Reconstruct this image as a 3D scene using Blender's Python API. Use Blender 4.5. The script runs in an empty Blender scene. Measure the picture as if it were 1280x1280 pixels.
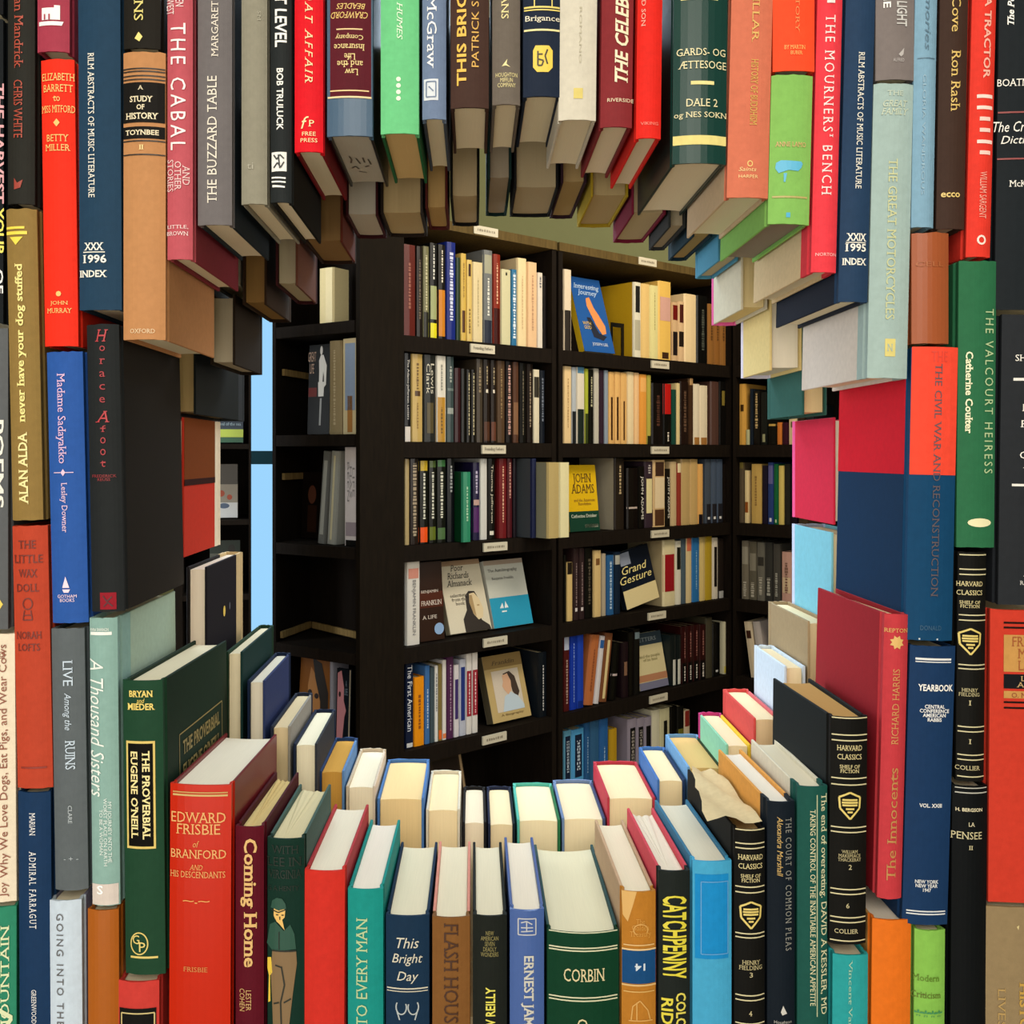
import bpy, bmesh, math, random
from mathutils import Vector, Matrix

# ------------------------------------------------------------------ camera, world, lights, exposure
SC = bpy.context.scene
COL = SC.collection
CAMZ = 1.45                      # eye height above the floor
CAMD = 0.80                      # distance from the wall of books
VPX, VPY, F = 592.0, 568.0, 1280.0
rnd = random.Random(11)

cam_d = bpy.data.cameras.new('camera')
cam = bpy.data.objects.new('camera', cam_d)
COL.objects.link(cam)
cam.location = (0, -CAMD, CAMZ)
cam.rotation_euler = (math.pi / 2, 0, 0)
cam_d.sensor_width = 36
cam_d.lens = 36
cam_d.shift_x = (640 - VPX) / 1280
cam_d.shift_y = -(640 - VPY) / 1280
cam_d.clip_start = 0.02
SC.camera = cam

world = bpy.data.worlds.new('world')
SC.world = world
world.use_nodes = True
wbg = world.node_tree.nodes['Background']
wbg.inputs[0].default_value = (0.36, 0.66, 0.95, 1)
wbg.inputs[1].default_value = 1.05


def area(name, loc, target, sx, sy, power, col):
    d = bpy.data.lights.new(name, 'AREA')
    d.shape = 'RECTANGLE'
    d.size, d.size_y, d.energy, d.color = sx, sy, power, col
    o = bpy.data.objects.new(name, d)
    COL.objects.link(o)
    o.location = loc
    o.rotation_euler = (Vector(target) - Vector(loc)).to_track_quat('-Z', 'Y').to_euler()
    return o


area('front_fill_light', (-0.75, -2.6, 1.20), (0.05, 0.0, CAMZ), 2.6, 2.2, 50, (1.0, 0.95, 0.87))  # unseen soft fill added behind the camera, for spines and undersides
area('ceiling_lamp_reading_side', (0.0, -2.2, CAMZ + 1.05), (0.0, 0.0, CAMZ - 0.1), 1.7, 0.9, 42, (1.0, 0.92, 0.80))
area('ceiling_lamp_behind_books', (0.10, 0.62, CAMZ + 1.15), (0.06, 0.34, CAMZ - 0.4), 1.5, 0.6, 8, (0.62, 0.80, 1.0))
area('aisle_fill_light', (0.0, 1.35, CAMZ + 0.95), (0.0, 0.1, CAMZ - 0.12), 1.6, 0.5, 25, (0.68, 0.85, 1.0))  # added fill above the aisle, brightens side covers and page tops
area('left_fill_light', (-1.6, 1.25, CAMZ + 0.25), (0.3, 0.12, CAMZ), 1.0, 1.5, 40, (0.86, 0.93, 1.0))  # unseen side fill added for boards facing left, stands in for window daylight
area('right_fill_light', (1.7, 1.0, CAMZ + 0.35), (-0.3, 0.12, CAMZ), 0.8, 1.2, 20, (1.0, 0.95, 0.88))  # unseen weaker side fill, added for boards facing right
area('ceiling_lamp_shelf_aisle', (1.15, 1.55, CAMZ + 1.20), (0.25, 3.0, CAMZ - 0.1), 0.9, 0.5, 22, (1.0, 0.86, 0.66))

SC.view_settings.view_transform = 'Standard'
SC.view_settings.look = 'None'
SC.view_settings.gamma = 1
SC.view_settings.use_curve_mapping = False
SC.view_settings.exposure = 0.0

# ------------------------------------------------------------------ materials
MATS = {}


def lin(h):
    h = h.lstrip('#')
    out = []
    for i in (0, 2, 4):
        c = int(h[i:i + 2], 16) / 255
        out.append(c / 12.92 if c <= 0.04045 else ((c + 0.055) / 1.055) ** 2.4)
    return (*out, 1)


def mat(hexcol, kind='cloth'):
    key = (hexcol, kind)
    if key in MATS:
        return MATS[key]
    m = bpy.data.materials.new(kind + '_' + hexcol)
    m.use_nodes = True
    nt = m.node_tree
    b = nt.nodes['Principled BSDF']
    c = lin(hexcol)
    lum = 0.2 * c[0] + 0.7 * c[1] + 0.1 * c[2]
    if kind in ('cloth', 'gloss') and lum < 0.12:      # dark covers darkened further, after a camera's contrast
        s = 0.5 + 0.5 * lum / 0.12
        c = (*[x * s for x in c[:3]], 1)
    L = nt.links.new
    tc = nt.nodes.new('ShaderNodeTexCoord')
    if kind in ('cloth', 'gloss', 'wood', 'plaster', 'pages', 'card'):
        mp = nt.nodes.new('ShaderNodeMapping')
        L(tc.outputs['Object'], mp.inputs[0])
        nz = nt.nodes.new('ShaderNodeTexNoise')
        L(mp.outputs[0], nz.inputs['Vector'])
        mix = nt.nodes.new('ShaderNodeMix')
        mix.data_type = 'RGBA'
        L(nz.outputs['Fac'], mix.inputs['Factor'])
        lo, hi = 0.86, 1.12
        rough, bump, dist = 0.7, 0.0, 0.001
        mp.inputs['Scale'].default_value = (40, 40, 40)
        nz.inputs['Detail'].default_value = 5
        if kind == 'cloth':
            rough, bump, dist = 0.62, 0.25, 0.0004
        elif kind == 'gloss':
            rough, bump, dist = 0.3, 0.12, 0.0004
            lo, hi = 0.94, 1.05
        elif kind == 'pages':
            mp.inputs['Scale'].default_value = (900, 6, 6)
            lo, hi, rough, bump, dist = 0.86, 1.05, 0.85, 0.3, 0.0003
            nz.inputs['Detail'].default_value = 2
        elif kind == 'wood':
            mp.inputs['Scale'].default_value = (22, 22, 3)
            lo, hi, rough, bump, dist = 0.4, 1.5, 0.72, 0.3, 0.002
        elif kind == 'plaster':
            mp.inputs['Scale'].default_value = (6, 6, 6)
            lo, hi, rough = 0.95, 1.04, 0.85
        mix.inputs['A'].default_value = (*[x * lo for x in c[:3]], 1)
        mix.inputs['B'].default_value = (*[min(1, x * hi) for x in c[:3]], 1)
        L(mix.outputs['Result'], b.inputs['Base Color'])
        b.inputs['Roughness'].default_value = rough
        b.inputs['Specular IOR Level'].default_value = 0.22 if kind == 'gloss' else 0.08
        if bump:
            bn = nt.nodes.new('ShaderNodeBump')
            bn.inputs['Strength'].default_value = bump
            bn.inputs['Distance'].default_value = dist
            n2 = nz
            if kind in ('cloth', 'gloss'):
                n2 = nt.nodes.new('ShaderNodeTexNoise')
                n2.inputs['Scale'].default_value = 900
                L(tc.outputs['Object'], n2.inputs['Vector'])
            L(n2.outputs['Fac'], bn.inputs['Height'])
            L(bn.outputs[0], b.inputs['Normal'])
    elif kind == 'ink':
        b.inputs['Base Color'].default_value = c
        b.inputs['Roughness'].default_value = 0.5
        b.inputs['Specular IOR Level'].default_value = 0.4
    elif kind == 'glass':
        b.inputs['Base Color'].default_value = (0.9, 0.97, 1, 1)
        b.inputs['Roughness'].default_value = 0.0
        b.inputs['Transmission Weight'].default_value = 1.0
        b.inputs['IOR'].default_value = 1.02
    MATS[key] = m
    return m


# ------------------------------------------------------------------ mesh helpers
def link_mesh(name, verts, faces, m, parent=None, smooth=False):
    me = bpy.data.meshes.new(name)
    me.from_pydata(verts, [], faces)
    me.materials.append(m)
    if smooth:
        for p in me.polygons:
            p.use_smooth = True
    o = bpy.data.objects.new(name, me)
    COL.objects.link(o)
    if parent:
        o.parent = parent
    return o


def box_data(x0, x1, y0, y1, z0, z1, V=None, Fc=None):
    V = [] if V is None else V
    Fc = [] if Fc is None else Fc
    n = len(V)
    V += [(x0, y0, z0), (x1, y0, z0), (x1, y1, z0), (x0, y1, z0), (x0, y0, z1), (x1, y0, z1), (x1, y1, z1), (x0, y1, z1)]
    Fc += [tuple(n + i for i in f) for f in ((0, 3, 2, 1), (4, 5, 6, 7), (0, 1, 5, 4), (1, 2, 6, 5), (2, 3, 7, 6), (3, 0, 4, 7))]
    return V, Fc


def chamfer_box(name, x0, x1, y0, y1, z0, z1, m, parent=None, c=0.0012):
    bm = bmesh.new()
    V, Fc = box_data(x0, x1, y0, y1, z0, z1)
    vs = [bm.verts.new(v) for v in V]
    for f in Fc:
        bm.faces.new([vs[i] for i in f])
    bmesh.ops.bevel(bm, geom=list(bm.edges), offset=c, segments=1, affect='EDGES')
    me = bpy.data.meshes.new(name)
    bm.to_mesh(me)
    bm.free()
    me.materials.append(m)
    o = bpy.data.objects.new(name, me)
    COL.objects.link(o)
    if parent:
        o.parent = parent
    return o


def prism(name, poly, zs, m, parent=None, top=None, ztop=None):
    """poly: ccw xy points; extruded z0..z1; ztop(i) optional per-point top height"""
    n = len(poly)
    z0, z1 = zs
    V = [(x, y, z0) for x, y in poly] + [(x, y, z1 + (ztop(x, y) if ztop else 0)) for x, y in poly]
    Fc = [tuple(range(n - 1, -1, -1)), tuple(range(n, 2 * n))]
    for i in range(n):
        j = (i + 1) % n
        Fc.append((i, j, n + j, n + i))
    return link_mesh(name, V, Fc, m, parent)


def empty(name, loc, rot=(0, 0, 0)):
    o = bpy.data.objects.new(name, None)
    COL.objects.link(o)
    o.location = loc
    o.rotation_euler = rot
    o.empty_display_size = 0.02
    return o


def tag(o, label, cat, group=None, kind=None):
    o['label'] = label
    o['category'] = cat
    if group:
        o['group'] = group
    if kind:
        o['kind'] = kind
    return o


# ------------------------------------------------------------------ lettering
TXT = {}


def text_mesh(body, style):
    """2-D lettering as (verts, faces), normalised to the unit box [-.5,.5]^2"""
    key = (body, style)
    if key in TXT:
        return TXT[key]
    cu = bpy.data.curves.new('lettering', 'FONT')
    cu.body = body
    cu.resolution_u = 2
    cu.align_x = 'CENTER'
    cu.space_line = 0.85
    if 'b' in style:
        cu.offset = 0.022
    if 'i' in style:
        cu.shear = 0.28
    if 'w' in style:
        cu.space_character = 1.35
    o = bpy.data.objects.new('lettering', cu)
    COL.objects.link(o)
    dg = bpy.context.evaluated_depsgraph_get()
    dg.update()
    me = bpy.data.meshes.new_from_object(o.evaluated_get(dg))
    V = [(v.co.x, v.co.y) for v in me.vertices]
    Fc = [tuple(p.vertices) for p in me.polygons]
    if 'r' in style:                      # slab serifs on the ends of the stems
        cnt = {}
        for f in Fc:
            for i in range(len(f)):
                e = tuple(sorted((f[i], f[(i + 1) % len(f)])))
                cnt[e] = cnt.get(e, 0) + 1
        sh = 0.28 if 'i' in style else 0.0
        nb = len(Fc)
        for (a, b), k in cnt.items():
            if k != 1:
                continue
            (ax, ay), (bx, by) = V[a], V[b]
            if abs(ay - by) < 0.004 and 0.035 < abs(ax - bx) < 0.19:
                x0, x1, y = min(ax, bx), max(ax, bx), ay
                # which side is the letter on
                up = None
                for f in Fc[:nb]:
                    if a in f and b in f:
                        up = sum(V[i][1] for i in f) / len(f) > y
                        break
                base = round(y / 0.85, 3)
                t = 0.05
                ya, yb = (y, y + t) if up else (y - t, y)
                n = len(V)
                V += [(x0 - 0.07, ya), (x1 + 0.07, ya), (x1 + 0.07, yb), (x0 - 0.07, yb)]
                Fc.append((n, n + 1, n + 2, n + 3))
    bpy.data.objects.remove(o)
    bpy.data.curves.remove(cu)
    bpy.data.meshes.remove(me)
    xs = [v[0] for v in V]
    ys = [v[1] for v in V]
    x0, x1, y0, y1 = min(xs), max(xs), min(ys), max(ys)
    V = [((x - x0) / (x1 - x0) - 0.5, (y - y0) / max(1e-6, y1 - y0) - 0.5) for x, y in V]
    TXT[key] = (V, Fc)
    return TXT[key]


def lay(verts2, prof, lift):
    return [(x, prof(x) - lift, z) for x, z in verts2]


def deco_text(parent, body, xc, zc, length, height, orient, col, style, prof, name='title_lettering', lift=0.0009):
    V, Fc = text_mesh(body, style)
    P = []
    for x, y in V:
        x, y = x * length, y * height
        if orient == 'd':          # reads downward
            x, y = y, -x
        elif orient == 'u':
            x, y = -y, x
        elif orient == 'f':        # upside down
            x, y = -x, -y
        P.append((xc + x, zc + y))
    return wrapped(name, P, Fc, col, prof, lift, parent)


def deco_patch(parent, x0, x1, z0, z1, col, prof, name='band', lift=0.0005, kind='cloth', n=6):
    V, Fc = [], []
    for i in range(n + 1):
        x = x0 + (x1 - x0) * i / n
        y = prof(x) - lift
        V += [(x, y, z0), (x, y, z1)]
    for i in range(n):
        Fc.append((2 * i, 2 * i + 2, 2 * i + 3, 2 * i + 1))
    return link_mesh(name, V, Fc, mat(col, kind), parent)


def wrapped(name, pts, faces, col, prof, lift, parent, step=.004):
    """flat print cut along upright lines so that it follows the rounding of the spine"""
    bm = bmesh.new()
    vs = [bm.verts.new((x, 0, z)) for x, z in pts]
    for f in faces:
        try:
            bm.faces.new([vs[i] for i in f])
        except ValueError:
            pass
    xs = [p[0] for p in pts]
    if prof is not flat:
        n0, n1 = math.ceil(min(xs) / step), math.floor(max(xs) / step)
        for i in range(n0, n1 + 1):
            bmesh.ops.bisect_plane(bm, geom=bm.verts[:] + bm.edges[:] + bm.faces[:], dist=1e-6, plane_co=(i * step, 0, 0), plane_no=(1, 0, 0))
    for v in bm.verts:
        v.co.y = prof(v.co.x) - lift
    me = bpy.data.meshes.new(name)
    bm.to_mesh(me)
    bm.free()
    me.materials.append(mat(col, 'ink'))
    o = bpy.data.objects.new(name, me)
    COL.objects.link(o)
    o.parent = parent
    return o


def flat(_x):
    return 0.0


def deco_poly(parent, rings, col, prof, name='emblem', lift=0.0007):
    """several flat polygons in one emblem"""
    V, Fc = [], []
    for r in rings:
        n = len(V)
        V += list(r)
        Fc.append(tuple(range(n, n + len(r))))
    return wrapped(name, V, Fc, col, prof, lift, parent)


def strokes(paths, w):
    """poly-lines to thin quads"""
    out = []
    for p in paths:
        for (ax, az), (bx, bz) in zip(p, p[1:]):
            dx, dz = bx - ax, bz - az
            L = math.hypot(dx, dz) or 1e-9
            nx, nz = -dz / L * w / 2, dx / L * w / 2
            out.append([(ax + nx, az + nz), (ax - nx, az - nz), (bx - nx, bz - nz), (bx + nx, bz + nz)])
    return out


def ellipse(xc, zc, a, b, n=20, t0=0.0, t1=2 * math.pi):
    return [(xc + a * math.cos(t0 + (t1 - t0) * i / n), zc + b * math.sin(t0 + (t1 - t0) * i / n)) for i in range(n + 1)]


# ------------------------------------------------------------------ hardback book (own axes: x thickness, -y spine side, z up)
def hardback(W, H, D, spine, board=None, pages='e6dcc0', bulge=0.0032, root_loc=(0, 0, 0), yaw=0, lean=0, rev=False,
             wrap=0.009, open_left=0, head=None, board2=None, name='hardback_book', kind='cloth', boardkind=None, rough_top=0, endcol=None):
    root = empty(name, root_loc, (0, -lean if rev else lean, yaw + (math.pi if rev else 0)))
    t = 0.0024
    w = W / 2
    board = board or spine
    ms, mb = mat(spine, kind), mat(board, boardkind or kind)
    mb2 = mat(board2, boardkind or kind) if board2 else mb

    def prof(x):
        k = max(-1, min(1, x / w))
        return -bulge * (1 - k * k)
    N = 8
    outer = [(w, wrap), (w - 0.0011, max(0.0075, wrap - 0.002) if wrap <= 0.0101 else 0.0085), (w - 0.0012, 0.006), (w, 0.0025)]
    if wrap > 0.0101:
        outer = [(w, wrap), (w, 0.0105), (w - 0.0011, 0.0085), (w - 0.0012, 0.006), (w, 0.0025)]
    arc = [(w * (1 - 2 * i / N), prof(w * (1 - 2 * i / N))) for i in range(N + 1)]
    left = [(-x, y) for x, y in reversed(outer)]
    out_path = outer + arc + left
    # inner path
    inn = [(-w + t, wrap), (-w + t + 0.0008, 0.006), (-w + t, 0.0028)]
    inn += [((w - t) * (-1 + 2 * i / N), prof((w - t) * (-1 + 2 * i / N)) + t * 0.8) for i in range(N + 1)]
    inn += [(w - t, 0.0028), (w - t - 0.0008, 0.006), (w - t, wrap)]
    no, ni = len(out_path), len(inn)
    V, Fc = [], []
    jit = [rnd.uniform(-0.0005, 0.0005) for _ in range(no)]
    for zi, z in enumerate((0, H)):
        V += [(x, y, z + (jit[i] if zi else -jit[i] * 0.5)) for i, (x, y) in enumerate(out_path)]
    for z in (0, H):
        V += [(x, y, z) for x, y in inn]
    o0, o1, i0, i1 = 0, no, 2 * no, 2 * no + ni
    for i in range(no - 1):
        Fc.append((o0 + i, o1 + i, o1 + i + 1, o0 + i + 1))
    for i in range(ni - 1):
        Fc.append((i0 + i, i1 + i, i1 + i + 1, i0 + i + 1))
    # caps: strip between outer (right->left) and inner reversed (right->left)
    for oo, ii, flip in ((o0, i0, 0), (o1, i1, 1)):
        for k in range(no - 1):
            a = round(k * (ni - 1) / (no - 1))
            b = round((k + 1) * (ni - 1) / (no - 1))
            ia, ib = ii + ni - 1 - a, ii + ni - 1 - b
            f = (oo + k, oo + k + 1, ib, ia) if ia != ib else (oo + k, oo + k + 1, ia)
            Fc.append(f if not flip else tuple(reversed(f)))
    Fc.append((o0, i0 + ni - 1, i1 + ni - 1, o1))
    Fc.append((o0 + no - 1, o1 + no - 1, i1, i0))
    link_mesh('spine', V, Fc, ms, root)
    # boards
    for side, mm, nm in ((-1, mb, 'front_cover'), (1, mb2, 'back_cover')):
        x0, x1 = (-w, -w + t) if side < 0 else (w - t, w)
        bd = chamfer_box(nm, x0, x1, wrap, D, 0, H, mm, root, 0.0005)
        if side < 0 and open_left:
            for v in bd.data.vertices:
                d = v.co.y - wrap
                v.co.x -= math.tan(open_left) * d * (d / (D - wrap))
    # pages
    g = 0.0032
    pw = w - t - 0.0002
    pl = []
    for i in range(N + 1):
        x = pw * (-1 + 2 * i / N)
        pl.append((x, prof(x) + t + 0.0012))
    fe = D - 0.0045
    for i in range(N + 1):
        x = pw * (1 - 2 * i / N)
        k = x / pw
        pl.append((x, fe - bulge * 0.9 * (1 - k * k)))
    zt = None
    if rough_top:
        zt = lambda x, y: -rough_top * rnd.random()
    prism('page_block', pl, (g, H - g), mat(pages, 'pages'), root, ztop=zt)
    if head:
        hp = [(x, prof(x) + t * 0.8) for x in [pw * (-1 + 2 * i / N) for i in range(N + 1)]]
        hp += [(x, y + 0.0022) for x, y in reversed(hp)]
        prism('headband', hp, (H - g, H - g + 0.0022), mat(head, 'cloth'), root)
    return root, prof


def px_x(u, y=0.0):
    return (u - VPX) * (CAMD + y) / F


def px_z(v, y=0.0):
    return CAMZ - (v - VPY) * (CAMD + y) / F


K = CAMD / F       # metres per photo pixel on the plane of the spines
# ------------------------------------------------------------------ room
FAR = 2.5
tagk = lambda o: (o.__setitem__('kind', 'structure'), o)[1]
V, Fc = box_data(-3.4, 3.4, -3.0, 5.6, -0.1, 0.0)
tagk(link_mesh('floor', V, Fc, mat('8c7658', 'plaster')))
V, Fc = box_data(-3.4, 3.4, -3.0, 5.6, 3.05, 3.15)
tagk(link_mesh('ceiling', V, Fc, mat('a8a48c', 'plaster')))
V, Fc = box_data(-3.5, -3.4, -3.0, 5.6, 0, 3.05)
tagk(link_mesh('wall_left', V, Fc, mat('8d9068', 'plaster')))
V, Fc = box_data(3.4, 3.5, -3.0, 5.6, 0, 3.05)
tagk(link_mesh('wall_right', V, Fc, mat('8d9068', 'plaster')))
V, Fc = box_data(-3.4, 3.4, -3.1, -3.0, 0, 3.05)
tagk(link_mesh('wall_front', V, Fc, mat('b9b49c', 'plaster')))
# far wall with the bright window, camera depth 4.2
WY = 3.45
dW = WY + CAMD
wx = lambda u: (u - VPX) * dW / F
wz = lambda v: CAMZ - (v - VPY) * dW / F
X0, X1, Z0, Z1 = wx(268), wx(432), wz(845), wz(372)
V, Fc = [], []
box_data(-3.4, X0, WY, WY + 0.12, 0, 3.05, V, Fc)
box_data(X1, 3.4, WY, WY + 0.12, 0, 3.05, V, Fc)
box_data(X0, X1, WY, WY + 0.12, 0, Z0, V, Fc)
box_data(X0, X1, WY, WY + 0.12, Z1, 3.05, V, Fc)
tagk(link_mesh('wall_back', V, Fc, mat('8d9068', 'plaster')))
win = tagk(empty('window_1', ((X0 + X1) / 2, WY, Z0)))
V, Fc = [], []
hw, hh = (X1 - X0) / 2, Z1 - Z0
for a in ((-hw, -hw + .035, 0, hh), (hw - .035, hw, 0, hh), (-hw, hw, 0, .04), (-hw, hw, hh - .04, hh)):
    box_data(a[0], a[1], 0.02, 0.10, a[2], a[3], V, Fc)
link_mesh('window_frame', V, Fc, mat('2b3640', 'wood'), win)
zr = wz(572) - Z0
V, Fc = box_data(-hw + .036, hw - .036, 0.03, 0.09, zr - .028, zr + .028)
link_mesh('transom_bar', V, Fc, mat('2f5f7a', 'cloth'), win)
V, Fc = box_data(-hw + .036, hw - .036, 0.055, 0.061, 0.041, hh - .041)
link_mesh('glass_pane', V, Fc, mat('ffffff', 'glass'), win)
# ------------------------------------------------------------------ first layer: spines towards the reader
def T(body, u, v, length, height, orient, col, style='s', nm='title_lettering'):
    return ('T', body, u, v, length, height, orient, col, style, nm)


def P(u0, u1, v0, v1, col, nm='band'):
    return ('P', u0, u1, v0, v1, col, nm)


def R(v, col, th=2.0, inset=1.5):
    return ('R', v, col, th, inset)


def G(rings, col, nm='emblem'):
    return ('G', rings, col, nm)


def B(u0, u1, v0, v1, spine, label, decos=(), lean=0, yaw=0, D=0.15, y0=0.0, **kw):
    lean_r = math.radians(lean)
    k = K * (1 + y0 / CAMD)
    W = (u1 - u0) * k - 0.0012
    H = (v1 - v0) * k - 0.0012
    uc, vm = (u0 + u1) / 2, (v0 + v1) / 2
    xb = (uc - VPX) * k - (v1 - vm) * k * math.sin(lean_r)
    yaw_r = math.radians(yaw)
    split = kw.pop('board_split', None)
    root, prof = hardback(W, H, D, spine, root_loc=(xb, y0, CAMZ - (v1 - VPY) * k), yaw=yaw_r, lean=lean_r, **kw)
    tag(root, label, 'book', 'books with their spines out around the opening')
    tl = math.tan(lean_r)
    if split:                       # boards in two colours, divided level with the spine
        t, zs = 0.0004, (v1 - split[0]) * k
        for s in (-1, 1):
            x0, x1 = sorted((s * (W / 2 - .0003), s * (W / 2 + .0003)))
            chamfer_box('board_panel', x0, x1, kw.get('wrap', .009), D, zs, H, mat(split[1], 'cloth'), root, .0001)
    ax = lambda v: uc + (vm - v) * tl
    lx = lambda u, v: (u - ax(v)) * k
    lz = lambda v: (v1 - v) * k
    for d in decos:
        if d[0] == 'T':
            _, body, u, v, ln, ht, ori, col, sty, nm = d
            deco_text(root, body, lx(u, v), lz(v), ln * k, ht * k, ori, col, sty, prof, nm)
        elif d[0] == 'P':
            _, a, b, c, e, col, nm = d
            vv = (c + e) / 2
            xa, xb2 = max(lx(a, vv), -W / 2 + .0002), min(lx(b, vv), W / 2 - .0002)
            deco_patch(root, xa, xb2, lz(e), lz(c), col, prof, nm)
        elif d[0] == 'P2':
            _, a, b, c, e, col, nm = d
            vv = (c + e) / 2
            deco_patch(root, lx(a, vv), lx(b, vv), lz(e), lz(c), col, prof, nm, 0.0007)
        elif d[0] == 'R':
            _, v, col, th, inset = d
            deco_patch(root, -W / 2 + inset * k, W / 2 - inset * k, lz(v + th / 2), lz(v - th / 2), col, prof, 'rule', 0.0007, 'ink')
        elif d[0] == 'G':
            rings = [[(lx(u, v), lz(v)) for u, v in r] for r in d[1]]
            deco_poly(root, rings, d[2], prof, d[3], 0.0011 if d[3].endswith(('_line', '_gap', 'fold_print')) else 0.0007)
    return root


GOLD, SILV, CREAM = 'e2c878', 'e4e4dc', 'efe6c8'


def shield(u, v, w, h):
    out = [(u - w / 2, v - h * .32), (u, v - h * .5), (u + w / 2, v - h * .32), (u + w * .46, v + h * .1), (u, v + h * .5), (u - w * .46, v + h * .1), (u - w / 2, v - h * .32)]
    rings = strokes([out], w * .09)
    rings += strokes([[(u - w * .36, v - h * .22), (u + w * .36, v - h * .22)], [(u - w * .38, v - h * .12), (u + w * .38, v - h * .12)],
                      [(u - w * .36, v - h * .02), (u + w * .36, v - h * .02)], [(u - w * .2, v + h * .12), (u + w * .2, v + h * .12)], [(u - w * .12, v + h * .24), (u + w * .12, v + h * .24)]], h * .07)
    return rings


# far left columns
B(-60, 5, -330, 18, '15171c', 'black book at the picture edge above the yellow-lettered one')
B(-56, 5, 22, 404, '1d2328', 'dark book at the picture edge with bright yellow lettering',
  [T('THE HARVEST', 0.5, 180, 150, 10, 'd', 'd9a0a8', 'b'), T('YOUR', 0.5, 290, 60, 10, 'd', 'ecdc5a', 'b'), T('OF', 0.5, 352, 30, 8, 'd', 'e8e8e8', 'b')])
B(-44, 11, 409, 786, '5c6064', 'slate grey book with cut-off white letters, beside the olive spine',
  [T('POEMS', 0, 580, 110, 12, 'd', 'e8e8e0', 'b'), G([[(1, 748), (5, 755), (1, 762)]], 'e6cf5a')])
B(-40, 20.5, 790, 1126, 'e6dac4', 'cream book with thin red-brown lettering reading upward at the frame edge',
  [T('Why We Love Dogs, Eat Pigs, and Wear Cows', 7.5, 950, 290, 12, 'u', '8a4a34', 's'), T('Joy', 7.5, 1110, 18, 11, 'u', '8a4a34', 's'), T('\u00a9', 4, 818, 9, 9, 'u', '8a4a34', 's')], lean=-.4)
B(-46, 21.5, 1130, 1480, '2f8468', 'sea green book with cream looping lettering in the bottom corner',
  [T('THE MOUNTAIN', 8, 1250, 190, 10, 'u', 'd8e2b8', 'r'), T('CaN', 8, 1320, 130, 18, 'u', 'd8e2b8', 'i')])
B(9, 44.5, -110, 256, '33332f', 'charcoal book with dull red serif lettering reading downward',
  [T('Adrian Mandrick', 26, 28, 118, 11, 'd', 'a8432f', 'r'), T('CHRIS WHITE', 25, 138, 72, 11, 'd', 'a8432f', 'r'), G([[(20, 224), (24, 230), (31, 226), (28, 236), (20, 238)]], '98392c')])
B(11, 51, 260, 650, '8a713f', 'olive brown book with bold cream lettering reading upward',
  [T('never have your dog stuffed', 29, 429, 198, 12.5, 'u', 'ecdf8e', 'rb'), T('ALAN ALDA', 31.5, 585, 90, 11.5, 'u', 'efe2a0', 'rb'),
   G([[(9, 284), (33, 284), (33, 287), (9, 287)], [(9, 290), (36, 290), (36, 294), (9, 294)], [(14, 297), (31, 297), (22, 307)]], 'f0d84e')], lean=-1.2)
B(18, 64, 655, 984, 'b4432d', 'brick red book with faded dark title and a small stamped figure',
  [T('THE', 36, 680, 22, 10, 'h', '6e2a22', 'r'), T('LITTLE', 37, 698, 36, 10, 'h', '6e2a22', 'r'), T('WAX', 37, 716, 24, 10, 'h', '6e2a22', 'r'), T('DOLL', 37, 734, 28, 10, 'h', '6e2a22', 'r'),
   G(strokes([ellipse(37, 754, 6, 7, 12), [(33, 762), (31, 774), (43, 774), (41, 762)], [(33, 768), (41, 768)]], 1.4), '6e2a22'),
   T('NORAH', 38, 793, 32, 9, 'h', '6e2a22', 'r'), T('LOFTS', 38, 808, 28, 9, 'h', '6e2a22', 'r'), R(958, '8a2f22', 2.2, 6)], lean=-1.2)
B(23, 65.5, 987, 1335, '1f3f68', 'navy book with small white serif lettering standing below the brick red one',
  [T('MARIAN', 43, 1028, 28, 7, 'd', 'e4e6ea', 'r'), T('ADMIRAL FARRAGUT', 43.5, 1110, 96, 8.5, 'd', 'e4e6ea', 'rw'), T('GREENWOOD', 45, 1255, 42, 6, 'd', 'e4e6ea', 'r')], lean=-.4)
# second columns
B(46, 88, -270, 66, 'a23d50', 'raspberry book with a white stamped emblem cut off by the top edge',
  [G([[(54, 12), (70, 12), (70, 9), (77, 9), (77, 27), (54, 27)], [(50, 29), (81, 29), (79, 34), (50, 34)]], 'f2eef0'), G([[(57, 20), (59, 20), (59, 27), (57, 27)], [(63, 20), (65, 20), (65, 27), (63, 27)]], 'a23d50', 'emblem_gap')])
B(53, 96.5, 74, 433, 'e6311f', 'bright scarlet book with small gold capitals near its top',
  [T('ELIZABETH', 74, 98, 40, 9, 'h', 'f0c070', 'r'), T('BARRETT', 74, 112, 36, 9, 'h', 'f0c070', 'r'), T('to', 73, 125, 9, 7, 'h', 'f0c070', 'r'), T('MISS MITFORD', 74, 138, 41, 9, 'h', 'f0c070', 'r'),
   G([[(73, 150), (77, 155), (73, 160), (69, 155)]], 'f0c070'), T('BETTY', 74, 174, 27, 8.5, 'h', 'f0c070', 'r'), T('MILLER', 74, 186, 31, 8, 'h', 'f0c070', 'r'),
   G([ellipse(75.5, 368, 3.4, 3.4, 8)], 'f0c070'), T('JOHN', 76, 380, 22, 6, 'h', 'f0c070', 'r'), T('MURRAY', 76, 389, 31, 6, 'h', 'f0c070', 'r')], lean=-.8)
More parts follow.
